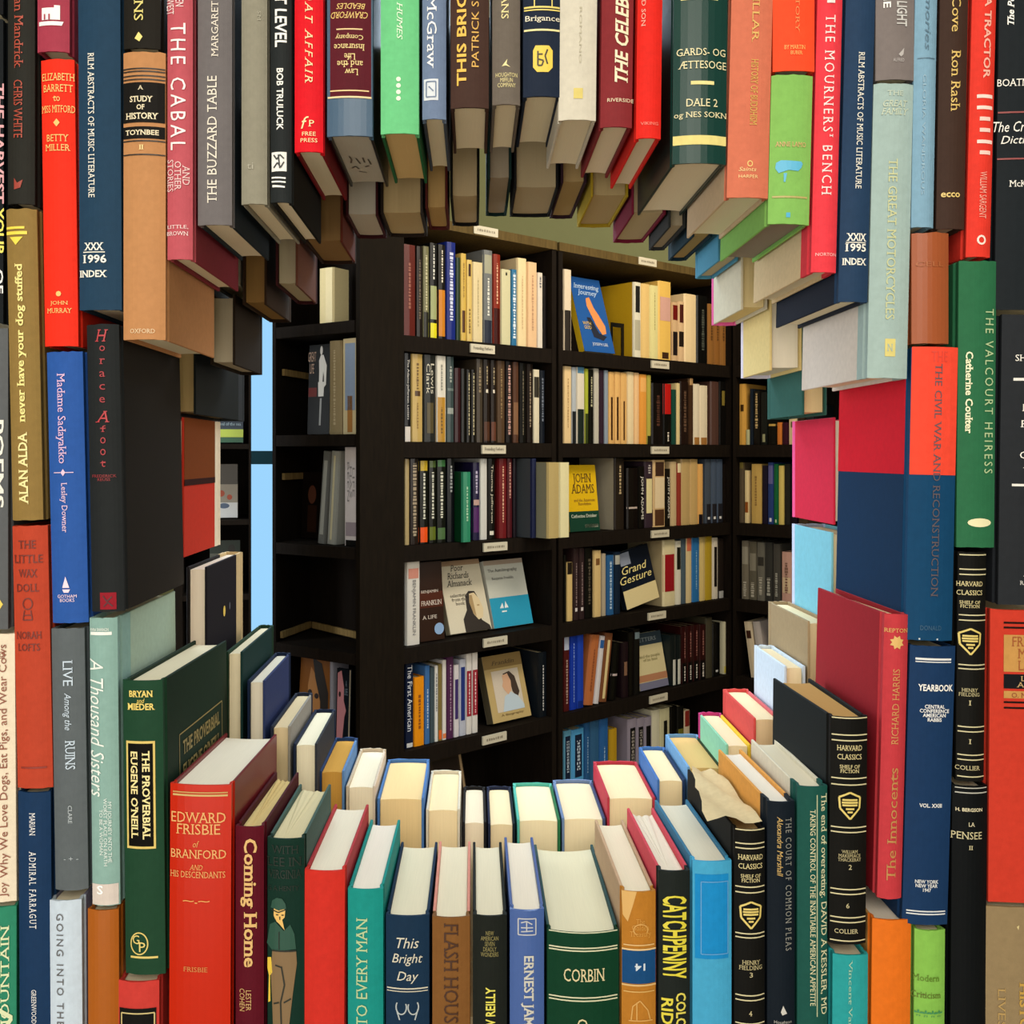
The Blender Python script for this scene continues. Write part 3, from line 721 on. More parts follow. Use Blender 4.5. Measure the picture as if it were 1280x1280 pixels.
B(481.5, 537.5, 1141, 1490, '1d3a58', 'navy book with silver italic title and looped ornament',
  [T('This', 510, 1176, 28, 13, 'h', 'ccc8b8', 'i'), T('Bright', 509.5, 1197, 38, 15, 'h', 'ccc8b8', 'i'), T('Day', 510, 1219, 27, 15, 'h', 'ccc8b8', 'i'), R(1233, 'c8c4b4', 1.6, 1.5), R(1236.5, 'c0bcac', 1.2, 1.5),
   G(strokes([ellipse(502, 1256, 6.5, 9, 14, -.5, 3.8), ellipse(517, 1256, 6.5, 9, 14, -.7, 3.6), ellipse(500, 1283, 9, 11, 16, .2, 3.1), ellipse(519, 1283, 9, 11, 16, 0, 2.9), [(495.5, 1258), (500, 1272)], [(523, 1258), (519, 1272)]], 1.6), 'aab4b8')], D=.15, yaw=-.5)
B(539.5, 588.5, 1143, 1490, '7e552c', 'tan brown book with dark capitals and a yellow headband',
  [T('FLASH HOUSE', 564, 1219, 135, 18, 'd', '40220e', 'r')], D=.155, head='d8b848', board='d89080')
B(590, 634.5, 1141, 1490, '262b27', 'greenish black book with yellow capitals and an orange headband',
  [T('MATTHEW REILLY', 613, 1281, 100, 12, 'u', 'dcd45a', 'b'), T('NEW\nAMERICAN\nSEVEN\nDEADLY\nWONDERS', 612, 1177, 22, 32, 'h', '8a8250', 's')], D=.15, head='d87850')
B(636.5, 681, 1134, 1480, '44609e', 'periwinkle blue book with worn silver lettering and a boxed stamp',
  [G(strokes([[(647.5, 1146), (669.5, 1146), (669.5, 1166), (647.5, 1166), (647.5, 1146)]], 1.5) + strokes([[(651, 1151), (658, 1149), (665, 1153)], [(651, 1157), (666, 1157)], [(651, 1162), (666, 1161)], [(658, 1149), (658, 1162)]], 1.5), 'b8bcc4'), T('ERNEST JAMES LIND', 659, 1265, 146, 16, 'd', 'c4c4bc', 'rb')], D=.15, kind='gloss', pages='ece0cc')
B(683, 774.5, 1160, 1500, '12452e', 'very thick dark green volume with gilt name and paired rules',
  [T('CORBIN', 729.5, 1214, 51, 16, 'h', 'd4c89c', 'r'), T('C', 727, 1274, 12, 13, 'd', 'd4c89c', 'r')] + [R(v, 'd0d0b0', 1.6, 2) for v in (1180.5, 1184, 1242, 1246)] + [R(1161.5, 'c8ccb0', 1.4, 2)], bulge=.006, D=.175, board='3a5a5c', pages='e4dcbc')
B(776, 820.5, 1111, 1460, 'b0752a', 'ochre book with a blue band and worn paper top',
  [P(774, 823, 1185, 1227, '1a4f86', 'blue_band'), R(1179, 'd8b478', 1.5, 2), R(1184.5, 'e0c088', 2, 0), R(1229, 'd8b478', 2, 0), R(1237, 'd0a860', 1.4, 2), T('14', 799, 1206, 13, 9, 'f', 'c8d4e0', 'b'), T('The\nGolden\nTreasury', 800, 1158, 27, 24, 'h', 'cc9440', 'r'),
   G(strokes([ellipse(800, 1160, 9, 7, 12, 2.2, 6.8), [(785, 1273), (815, 1273)], [(788, 1272), (790, 1255), (799, 1248), (809, 1260), (812, 1272)], [(795, 1250), (795, 1272)]], 1.5), 'd0a058', 'emblem'), G([[(776.5, 1112), (795, 1112), (790, 1130), (784, 1150), (778, 1142)]], 'd2a864', 'worn_patch')], D=.155, yaw=1, board='c0a080', pages='e8dcc0')
B(822, 863.5, 1085, 1440, '272e2c', 'black book with blocky yellow capitals reading downward',
  [T('CATCHPENNY', 842.5, 1169, 104, 30, 'd', 'd8cc3e', 'b'), T('COLORADO', 850, 1282, 88, 13, 'd', 'd8cc58', 'b'), T('RIDDLE', 833, 1280, 70, 14, 'd', 'd8cc3e', 'b')], D=.14, yaw=1.5, board='d04a58', pages='eadfca', rough_top=.003)
B(864.5, 915.5, 1073, 1430, '44a0cc', 'sky blue book with an embossed brighter blue panel', 
  [P(868, 910, 1091, 1196, '1a86c8', 'panel'), G(strokes([[(875, 1190), (875, 1100), (909, 1100), (909, 1190), (875, 1190)]], 1.2), '5c9cd0', 'panel_line')], D=.14, yaw=2, pages='e6dec8', board='3a7494')


def classics(u0, u1, v0, v1, label, who, no, base, lean=0, top_rule=True, **kw):
    c = (u0 + u1) / 2 + kw.pop('du', 0)
    q = lambda f: v0 + f
    d = [R(q(f), 'd0c8a0', 1.5, 1) for f in base['rules']]
    d += [T('HARVARD', c, q(base['t']), 31, 6.5, 'h', 'd8cc98', 'r'), T('CLASSICS', c, q(base['t'] + 11), 30, 6.5, 'h', 'd8cc98', 'r'), T('SHELF OF\nFICTION', c, q(base['t'] + 26), 25, 10, 'h', 'd8cc98', 'r'),
          G(shield(c, q(base['s']), 26, 33), 'd8c470'), T(who, c, q(base['w']), 29, base.get('wh', 12), 'h', 'b8ae84', 'r'), T(no, c, q(base['n']), 4, 6, 'h', 'c8be94', 'r')] + base.get('x', [])
    return B(u0, u1, v0, v1, '1b1b19', label, d, lean=lean, bulge=.004, **kw)


f14 = classics(916.5, 957, 1033, 1420, 'black set volume with gilt rules and a gold shield, its top pages torn and dirty', 'HENRY\nFIELDING', '3',
         dict(rules=(2, 19, 25, 73, 80, 131, 136, 208, 214, 243), t=36, s=108, w=170, n=182, x=[T('4', 936, 1263, 4, 6, 'h', 'c8be94', 'r')]), D=.15, yaw=2, pages='b89a68', rough_top=.006)
# loose torn sheet on the dirty set volume
V, Fc = [], []
NX, NY = 7, 9
zt = (1420 - 1033) * K
for j in range(NY):
    for i in range(NX):
        fx, fy = i / (NX - 1), j / (NY - 1)
        lip = .020 * (1 - fy) ** .8 + rnd.uniform(-.002, .002)
        V.append((-.0125 - lip + fx * (.0235 + lip) + rnd.uniform(-.0006, .0006), .003 + fy * .125 + (rnd.uniform(-.004, .001) if j == 0 else 0), zt + .0005 + .0045 * math.sin(fx * 4 + fy * 5) ** 2 + (1 - fx) * .004))
for j in range(NY - 1):
    for i in range(NX - 1):
        q = j * NX + i
        Fc.append((q, q + 1, q + NX + 1, q + NX))
link_mesh('torn_sheet', V, Fc, mat('d8c498', 'card'), f14, True)
B(958, 994.5, 999, 1340, '1b2632', 'blue-black book with grey capitals and a gold script name, orange boards',
  [T('THE COURT OF COMMON PLEAS', 984, 1103, 165, 8, 'd', '8a8c88', 'rw'), T('Alexandra Marshall', 973, 1056, 74, 7, 'd', 'c8a868', 'i'), G([[(974, 1262), (977, 1254), (979, 1258), (982, 1264), (976, 1266)]], 'c8c8c4'), T('Houghton', 977, 1275, 22, 5, 'h', 'a8a8a4', 's')], D=.14, yaw=2, board='d89848', wrap=.018, pages='ece4d4')
B(995.5, 1035, 980, 1330, '1f5850', 'deep teal book with a cream title and long subtitle reading downward',
  [T('The end of overeating. DAVID A KESSLER, MD', 1027.5, 1128, 275, 10, 'd', 'dcdcb4', 'r'), T('TAKING CONTROL OF THE INSATIABLE AMERICAN APPETITE', 1014, 1132, 244, 6.5, 'd', 'd4d4ac', 'r'), P(1019, 1020.2, 992, 1268, 'b8c4a0', 'rule')], D=.13, yaw=.4, board='d8cfb8', wrap=.018, pages='e8dcc0')
classics(1036, 1084, 893, 1178, 'black set volume with gilt rules and a gold shield, its board flaring open', 'WILLIAM\nMAKEPEACE\nTHACKERAY', '2',
         dict(rules=(3, 24, 31, 78, 86, 139, 145, 216, 222, 251, 257, 280), t=40, s=112, w=174, wh=14, n=188, x=[T('6', 1057, 1129, 4, 6, 'h', 'c8be94', 'r'), T('COLLIER', 1056, 1161, 29, 5.5, 'h', 'c8be94', 'r')]), lean=.5, D=.135, pages='c09a5c', open_left=math.radians(2.5), board='22292b')
B(1039, 1085, 1190, 1520, '2a9a9e', 'turquoise book with faded lettering below a black set volume', [T('Vincent Van Gogh', 1060, 1262, 130, 6, 'd', '9ac8b0', 'r')], lean=.3, rough_top=.002)
B(1087.5, 1138, 1146, 1500, 'dd7020', 'bright orange book with its white page tops showing', lean=.6, D=.13, board='c89858', pages='f0e8d8')
B(1100, 1132, 765, 1122, 'bc3a42', 'cranberry red book with tarnished gilt lettering reading upward and a sun stamp',
  [T('REPTON', 1119, 787, 29, 5, 'h', 'd8a860', 'r'), G([[(1119 + (9 if i % 2 else 6) * math.cos(i * math.pi / 8), 802 + (9 if i % 2 else 6) * math.sin(i * math.pi / 8)) for i in range(16)]], 'd8b068', 'sun_stamp'), T('RICHARD HARRIS', 1117, 882, 94, 8.5, 'u', 'c88a54', 'r'), T('The Innocents', 1113, 1028, 140, 11, 'u', 'b8844c', 'r')], lean=1.5, D=.155, board='a3242e', pages='dcb890', rough_top=.0025)
# ------------------------------------------------------------------ second layer: page edges towards the reader
def E(u0, u1, v0, v1, y0, D, cover, label, pages='e2d4b4', yaw=0, lean=0, board2=None, decos=None, **kw):
    """u0,u1,v0,v1 are read at the fore-edge, y0 behind the spines' plane; cover = the board on the photo's left, board2 the other"""
    k = K * (1 + y0 / CAMD)
    W = (u1 - u0) * k - 0.0008
    H = (v1 - v0) * k - 0.0012
    x = ((u0 + u1) / 2 - VPX) * k
    # turned round: own +x is the photo's left
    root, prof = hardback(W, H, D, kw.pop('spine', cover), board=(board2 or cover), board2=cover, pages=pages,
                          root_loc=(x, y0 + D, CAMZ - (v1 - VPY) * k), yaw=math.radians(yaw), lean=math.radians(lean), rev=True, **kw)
    tag(root, label, 'book', 'books with their page edges out around the opening')
    return root


YT, YS, YB = 0.178, 0.175, 0.192
# upper arch, from the photo's left to its right
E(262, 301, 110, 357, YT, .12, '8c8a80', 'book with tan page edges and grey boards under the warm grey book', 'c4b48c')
E(302.5, 334, 140, 381, YT, .13, '3c2a1c', 'book with ragged page edges darkened as in shade under the greyish beige book', '8a6a3c', rough_top=.0)  # shade on the fore-edge is put into the page colour
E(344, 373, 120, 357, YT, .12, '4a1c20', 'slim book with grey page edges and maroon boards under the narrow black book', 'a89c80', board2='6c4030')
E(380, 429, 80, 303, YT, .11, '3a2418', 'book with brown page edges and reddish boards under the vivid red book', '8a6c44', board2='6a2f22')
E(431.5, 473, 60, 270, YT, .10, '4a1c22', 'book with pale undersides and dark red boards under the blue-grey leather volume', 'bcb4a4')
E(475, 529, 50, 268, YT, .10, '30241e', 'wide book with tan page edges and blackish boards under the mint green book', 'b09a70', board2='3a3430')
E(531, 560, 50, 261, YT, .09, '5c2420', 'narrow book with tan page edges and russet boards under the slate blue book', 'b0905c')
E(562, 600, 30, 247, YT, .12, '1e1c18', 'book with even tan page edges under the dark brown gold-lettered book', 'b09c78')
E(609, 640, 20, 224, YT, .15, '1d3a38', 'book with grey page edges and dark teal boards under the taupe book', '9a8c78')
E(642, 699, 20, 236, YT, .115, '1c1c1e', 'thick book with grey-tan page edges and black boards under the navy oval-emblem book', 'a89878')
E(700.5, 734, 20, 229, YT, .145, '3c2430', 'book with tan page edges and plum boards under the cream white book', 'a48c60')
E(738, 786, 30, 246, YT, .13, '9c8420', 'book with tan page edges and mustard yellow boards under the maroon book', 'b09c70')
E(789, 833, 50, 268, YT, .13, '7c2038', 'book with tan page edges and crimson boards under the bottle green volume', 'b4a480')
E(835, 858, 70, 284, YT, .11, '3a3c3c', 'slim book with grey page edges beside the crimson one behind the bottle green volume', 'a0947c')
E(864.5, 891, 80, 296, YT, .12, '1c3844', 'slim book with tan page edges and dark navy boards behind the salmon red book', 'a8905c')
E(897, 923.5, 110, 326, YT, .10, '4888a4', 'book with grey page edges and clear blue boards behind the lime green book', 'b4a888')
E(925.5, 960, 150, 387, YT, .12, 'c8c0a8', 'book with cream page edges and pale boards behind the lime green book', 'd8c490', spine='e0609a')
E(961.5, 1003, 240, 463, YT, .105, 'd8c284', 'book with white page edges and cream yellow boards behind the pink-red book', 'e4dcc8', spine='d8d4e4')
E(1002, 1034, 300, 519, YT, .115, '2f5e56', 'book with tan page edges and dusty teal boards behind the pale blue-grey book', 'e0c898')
# stacks at the photo's right
E(1041, 1085, 520, 656, YS, .125, 'cc2844', 'book with pink and red boards behind the two-tone book', 'ece0d0', spine='ea5a98')
E(1038.5, 1085, 664, 900, YS, .12, '7cc0d4', 'pale aqua book with cream page edges behind the two-tone book', 'e8d8b4', spine='c8d4f0')
E(1009, 1040, 775, 1090, YS, .13, 'a08c6c', 'book with fawn cloth boards and pale page edges behind the cranberry red book', 'f4e0b6', spine='a08c6c')
E(980, 1007.5, 831, 1120, YS, .105, 'ccdcec', 'book with bluish white boards beside the fawn cloth one', 'f4e2ba')
E(941.5, 977.5, 896, 1150, YS, .12, 'd4504c', 'book with coral red boards and white page tops behind the flaring black volume', 'f6e0b4', board2='d46a70')
E(907, 939.5, 929, 1190, YS, .12, '8cc8a8', 'book with mint green and yellow boards beside the coral red one', 'f6e4bc', board2='ecc83c', spine='b83a78')
# lower arch, from right to left
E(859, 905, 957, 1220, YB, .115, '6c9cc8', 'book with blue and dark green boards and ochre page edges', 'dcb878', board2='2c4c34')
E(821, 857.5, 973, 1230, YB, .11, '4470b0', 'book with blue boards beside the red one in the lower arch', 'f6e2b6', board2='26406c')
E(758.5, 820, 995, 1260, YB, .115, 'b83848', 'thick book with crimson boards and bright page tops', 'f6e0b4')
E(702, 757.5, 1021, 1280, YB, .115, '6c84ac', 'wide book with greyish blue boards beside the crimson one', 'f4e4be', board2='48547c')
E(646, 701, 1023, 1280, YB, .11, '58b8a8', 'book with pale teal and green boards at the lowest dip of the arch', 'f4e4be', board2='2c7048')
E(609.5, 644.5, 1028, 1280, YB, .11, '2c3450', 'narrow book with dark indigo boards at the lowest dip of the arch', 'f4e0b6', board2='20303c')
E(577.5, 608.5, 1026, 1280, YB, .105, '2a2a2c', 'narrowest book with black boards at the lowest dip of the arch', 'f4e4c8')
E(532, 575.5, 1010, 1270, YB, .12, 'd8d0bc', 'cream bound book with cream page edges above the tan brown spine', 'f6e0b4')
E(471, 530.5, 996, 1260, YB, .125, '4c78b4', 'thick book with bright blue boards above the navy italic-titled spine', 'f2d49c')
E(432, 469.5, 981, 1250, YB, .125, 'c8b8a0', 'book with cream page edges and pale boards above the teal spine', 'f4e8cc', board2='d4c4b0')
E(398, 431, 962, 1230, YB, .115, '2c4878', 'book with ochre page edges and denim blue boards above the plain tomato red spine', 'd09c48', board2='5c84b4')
E(366, 397, 928, 1190, YS, .13, '24304c', 'book with pale page edges and dark grey boards above the dark green soldier spine', 'f0e8cc', board2='3c4048')
E(337.5, 363.5, 906, 1180, YS, .135, '2c3448', 'book with cream page edges and silver grey boards beside the wine red book', 'dcc8a0', board2='8c8880')
E(308.5, 332, 849, 1170, YS, .135, '1c2c4c', 'book with navy violet boards above the thick red spine', 'dcd4c0', board2='34406c')
E(281.5, 304, 813, 1170, YS, .15, '20402e', 'book with deep green boards and white page tops beside the dark green volume', 'e4d8b8', board2='1c3c3a')
E(232.5, 259.5, 707, 1000, YS, .15, '201c20', 'book with a gold dot on its black board above the dark green volume', 'ecdcc8', board2='242028', spine='c4ac80', wrap=.03)
E(204, 230.5, 520, 697, YS, .14, 'b83020', 'small book in a two-tone red and brown jacket behind the black red-lettered one', 'e0d0b8', spine='dccdb4', wrap=.024)
E(205, 245.5, 260, 518, YS, .205, '1d2222', 'book with tan page edges and slate black boards under the tan cloth book', '9c8458', spine='34383c', wrap=.03)
E(262, 294.5, 366, 456, YS, .125, '2c2014', 'book with grey page edges and black-brown boards beside the tan cloth book', 'a89c84')

# jacket of the small two-tone book and the gold dot
for o in list(COL.objects):
    if o.get('label', '').startswith('small book in a two-tone'):
        hb = [c for c in o.children if c.name.startswith('front_cover')][0]
        xs = min(v.co.x for v in hb.data.vertices) - .0004
        H = max(v.co.z for v in hb.data.vertices)
        for nm, z0, z1, c in (('jacket_panel', H * .52, H, '7c3c10'), ('jacket_line', H * .51, H * .555, '3c1410')):
            dx = .0002 if nm == 'jacket_line' else 0
            V, Fc = box_data(xs - dx, xs + .0003, .0245, .1395, z0, z1)
            link_mesh(nm, V, Fc, mat(c, 'cloth'), o)
    if 'gold dot on its black' in o.get('label', ''):
        hb = [c for c in o.children if c.name.startswith('front_cover')][0]
        xs = min(v.co.x for v in hb.data.vertices) - .0006
        H = max(v.co.z for v in hb.data.vertices)
        V = [(xs, y, z) for y, z in ellipse(.085, H - .052, .0045, .0055, 12)[:-1]]
        link_mesh('gold_dot', V, [tuple(range(len(V)))], mat('e8c858', 'ink'), o)
        V = [(xs, y, z) for y, z in ellipse(.062, H - .05, .003, .004, 10)[:-1]]
        link_mesh('grey_dot', V, [tuple(range(len(V)))], mat('50505c', 'ink'), o)
# ------------------------------------------------------------------ bookcases behind the opening
DARK, DARK2 = '18120d', '33271a'


class Bay:
    """vertical front plane: origin point (x, camera depth), direction along it"""
    def __init__(s, x0, d0, dx, dd):
        n = math.hypot(dx, dd)
        s.x0, s.d0, s.dx, s.dd = x0, d0, dx / n, dd / n
        s.nx, s.nd = dd / n, -dx / n          # towards the reader
        s.ang = math.atan2(dd, dx)

    def at(s, u, out=0.0):
        """distance along the plane (moved out by `out`) where pixel column u meets it, and the depth there"""
        ox, od = s.x0 + s.nx * out, s.d0 + s.nd * out
        t = (u - VPX) / F
        a = (t * od - ox) / (s.dx - t * s.dd)
        return a, od + a * s.dd

    def w(s, a, out=0.0, z=0.0):
        return (s.x0 + s.dx * a + s.nx * out, s.d0 + s.dd * a + s.nd * out - CAMD, z)

    def frame(s, name):
        return empty(name, (s.x0, s.d0 - CAMD, 0), (0, 0, s.ang))


MAIN = Bay((505 - VPX) / F * 2.7, 2.7, 1.16, 1.0)
LEVELS = [1.45 + z for z in (.315, .033, -.243, -.512, -.786, -1.06, -1.33)]   # tops of the shelf boards
TOP = CAMZ + .612


def case_box(V, Fc, a0, a1, o0, o1, z0, z1):
    box_data(a0, a1, -o1, -o0, z0, z1, V, Fc)       # own axes: x along, y into the case


def holder(frame, a, z, text, w=.09):
    V, Fc = [], []
    case_box(V, Fc, a - w / 2, a + w / 2, .0005, .006, z - .031, z - .007)
    h = link_mesh('label_holder', V, Fc, mat('c9c2ae', 'ink'), frame)
    if text:
        Vt, Ft = text_mesh(text, 'r')
    else:
        Vt, Ft, x = [], [], -.45
        while x < .42:
            ln = rnd.uniform(.03, .1)
            n = len(Vt)
            Vt += [(x, -.3), (x + ln, -.3), (x + ln, rnd.uniform(.1, .4)), (x, .3)]
            Ft.append((n, n + 1, n + 2, n + 3))
            x += ln + rnd.uniform(.02, .05)
    link_mesh('label_lettering', [(a + x * w * .8, -.0066, z - .019 + y * .011) for x, y in Vt], Ft, mat('8a8270' if not text else '4a4436', 'ink'), h)


def bookcase(bay, a0, a1, label, left=.05, right=.04, depth=.27, thick=.042, top=True, levels=LEVELS, holders=(), zt=TOP, plain=DARK, stile=0):
    fr = bay.frame('bookcase')
    bay.levels, bay.thick = levels, thick
    bay.spans = list(getattr(bay, 'spans', ())) + [(a0, a1)]
    tag(fr, label, 'bookcase', 'dark wooden bookcases', 'thing')
    if stile:
        V, Fc = [], []
        case_box(V, Fc, a0 - stile, a0, -.018, 0, 0, zt)
        link_mesh('front_post', V, Fc, mat('17110a', 'wood'), fr)
    for nm, x0, x1 in (('side_panel', a0 - left, a0), ('side_panel', a1, a1 + right)):
        V, Fc = [], []
        if x1 - x0 > .001:
            case_box(V, Fc, x0, x1, -depth, -.0181 if stile and x0 < a0 else 0, 0, zt)
            link_mesh(nm, V, Fc, mat(plain, 'wood'), fr)
    for z in levels:
        V, Fc = [], []
        case_box(V, Fc, a0, a1, -depth + .012, -.001, z - thick, z)
        link_mesh('shelf_board', V, Fc, mat(plain, 'wood'), fr)
    V, Fc = [], []
    case_box(V, Fc, a0, a1, -depth, -depth + .011, 0, zt)
    link_mesh('back_panel', V, Fc, mat('17110c', 'wood'), fr)
    V, Fc = [], []
    case_box(V, Fc, a0 - left, a1 + right, -depth, .004, zt + .0005, zt + .026)
    link_mesh('top_board', V, Fc, mat('5a4a2a', 'wood'), fr)
    V, Fc = [], []
    case_box(V, Fc, a0, a1, -.03, -.012, 0, levels[-1] - thick - .001)
    link_mesh('plinth', V, Fc, mat(plain, 'wood'), fr)
    for a, z, t in holders:
        holder(fr, a, z, t)
    return fr


aA0, aA1 = MAIN.at(505)[0], MAIN.at(690)[0]
aB0, aB1 = MAIN.at(703.5)[0], MAIN.at(914)[0]
ma = lambda u: MAIN.at(u)[0]
bookcase(MAIN, aA0, aA1, 'narrower dark wooden bookcase with a broad front post, holding the biographies', left=.02, right=.018, stile=.14,
         holders=[(ma(602), LEVELS[0], 'Founding Fathers'), (ma(616), LEVELS[1], 'Founding Fathers'), (ma(618), LEVELS[2], None), (ma(618), LEVELS[3], None), (ma(617), LEVELS[4], None), (ma(606), TOP + .035, None)])
bookcase(MAIN, aB0, aB1, 'wider dark wooden bookcase with a tilted blue cover on its upper shelf', left=.018, right=.03,
         holders=[(ma(824), LEVELS[0], None), (ma(824), LEVELS[1], None), (ma(824), LEVELS[2], None), (ma(820), LEVELS[3], None), (ma(822), LEVELS[4], None), (ma(808), TOP + .035, None)])

ORD = ['', 'first', 'second', 'third', 'fourth', 'fifth', 'sixth', 'seventh', 'eighth', 'ninth', 'tenth', 'eleventh', 'twelfth', 'thirteenth', 'fourteenth', 'fifteenth', 'sixteenth',
       'seventeenth', 'eighteenth', 'nineteenth', 'twentieth', 'twenty-first', 'twenty-second', 'twenty-third', 'twenty-fourth', 'twenty-fifth', 'twenty-sixth', 'twenty-seventh', 'twenty-eighth', 'twenty-ninth', 'thirtieth']


def shelved(W, H, D, loc, rotz, lean, cover, decos, pages='d8c8a0', name='shelved_book', side=None):
    """a book on a far shelf: bound cover (spine and two boards in one piece), page block, print on the spine"""
    root = empty(name, loc, (0, lean, rotz))
    t = min(.0022, W * .16)
    w = W / 2
    b = min(.003, W * .12)
    out = [(w, D), (w, .004), (w * .85, -b * .5), (0, -b), (-w * .85, -b * .5), (-w, .004), (-w, D)]
    inn = [(-w + t, D), (-w + t, .006), (0, .003), (w - t, .006), (w - t, D)]
    poly = out + inn
    V = [(x, y, 0) for x, y in poly] + [(x, y, H) for x, y in poly]
    n = len(poly)
    Fc = [(i, n + i, n + (i + 1) % n, (i + 1) % n) for i in range(n)]
    ring = [(0, 1, 10, 11), (1, 2, 3, 9, 10), (3, 4, 5, 8, 9), (5, 6, 7, 8)]
    for r in ring:
        Fc.append(r)
        Fc.append(tuple(n + i for i in reversed(r)))
    link_mesh('cover', V, Fc, mat(cover, 'gloss'), root)
    V, Fc = box_data(-w + t * 1.05, w - t * 1.05, .007, D - .004, .003, H - .004)
    link_mesh('page_block', V, Fc, mat(pages, 'pages'), root)

    def prof(x):
        k = min(1, abs(x) / w)
        return -b * (1 - .5 * (k / .85)) if k < .85 else -b * .5 + (k - .85) / .15 * (.004 + b * .5)
    for d in decos:
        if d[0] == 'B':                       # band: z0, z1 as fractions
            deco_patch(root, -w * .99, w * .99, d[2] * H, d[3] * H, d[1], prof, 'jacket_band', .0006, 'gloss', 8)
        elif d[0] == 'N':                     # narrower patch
            deco_patch(root, -w * d[4], w * d[4], d[2] * H, d[3] * H, d[1], prof, 'spine_label', .0008, 'gloss', 8)
        elif d[0] == 'X':                     # real words
            deco_text(root, d[2], d[6] * w if len(d) > 6 else 0, (d[3] + d[4]) / 2 * H, (d[4] - d[3]) * H, w * d[5], 'd', d[1], 's', prof, lift=.0012)
        elif d[0] == 'L':                     # worn unreadable title: broken strokes
            V, Fc = [], []
            z = d[2] * H
            zend = d[3] * H
            hw = w * (d[4] if len(d) > 4 else .34)
            while z < zend:
                ln = rnd.uniform(.003, .009)
                sx = rnd.uniform(.6, 1) * hw
                nn = len(V)
                for x in (-sx, sx):
                    V += [(x, prof(x) - .0011, z), (x, prof(x) - .0011, min(zend, z + ln))]
                Fc.append((nn, nn + 2, nn + 3, nn + 1))
                z += ln + rnd.uniform(.0015, .004)
            if V:
                link_mesh('title_lettering', V, Fc, mat(d[1], 'ink'), root)
    if side:
        # a different paper on the board one sees along the row
        V, Fc = box_data(-w - .0005, -w + .0001, .006, D, 0, H)
        link_mesh('board_paper', V, Fc, mat(side, 'gloss'), root)
    return root


def row(bay, level, books, where, group, out=-.022, D=.155, vmode=True):
    """books: (u0, u1, vtop, cover, words, decos, options)"""
    prev = -9
    for i, bk in enumerate(books):
        u0, u1, vt, cov, words = bk[:5]
        decos = bk[5] if len(bk) > 5 else []
        op = bk[6] if len(bk) > 6 else {}
        o = op.get('out', out)
        a0, d0 = bay.at(u0, o)
        a1, d1 = bay.at(u1, o)
        for lo, hi in getattr(bay, 'spans', ()):          # stay between the uprights
            if lo - .02 < (a0 + a1) / 2 < hi + .02:
                a0, a1 = max(a0, lo + .0015), min(a1, hi - .0015)
        a0 = max(a0, prev + .0006)
        if a1 - a0 < .004:
            a1 = a0 + .005
        lean = math.radians(op.get('lean', 0))
        prev = a1
        H = CAMZ - (vt - VPY) * (d0 + d1) / 2 / F - level - .001
        above = [z for z in getattr(bay, 'levels', LEVELS) if z > level + .05]
        if above:                                          # and below the board above
            H = min(H, min(above) - bay.thick - level - .004)
        W = a1 - a0
        am = (a0 + a1) / 2
        if lean:
            H -= abs(math.sin(lean)) * W
            W *= math.cos(lean)
            am -= H * math.sin(lean) / 2 * op.get('lk', 1)
        zoff = abs(math.sin(lean)) * W / 2
        loc = bay.w(am, o, level + .001 + zoff)
        r = shelved(W, H, op.get('D', D), loc, bay.ang, lean, cov, decos, op.get('pages', 'd8c8a0'), side=op.get('side'))
        lab = f"{words}, {ORD[i + 1]} {where}"
        if len(lab.replace('-', '').split()) > 16:
            lab = f"{words.split(',')[0]}, {ORD[i + 1]} {where}"
        tag(r, lab, 'book', group)


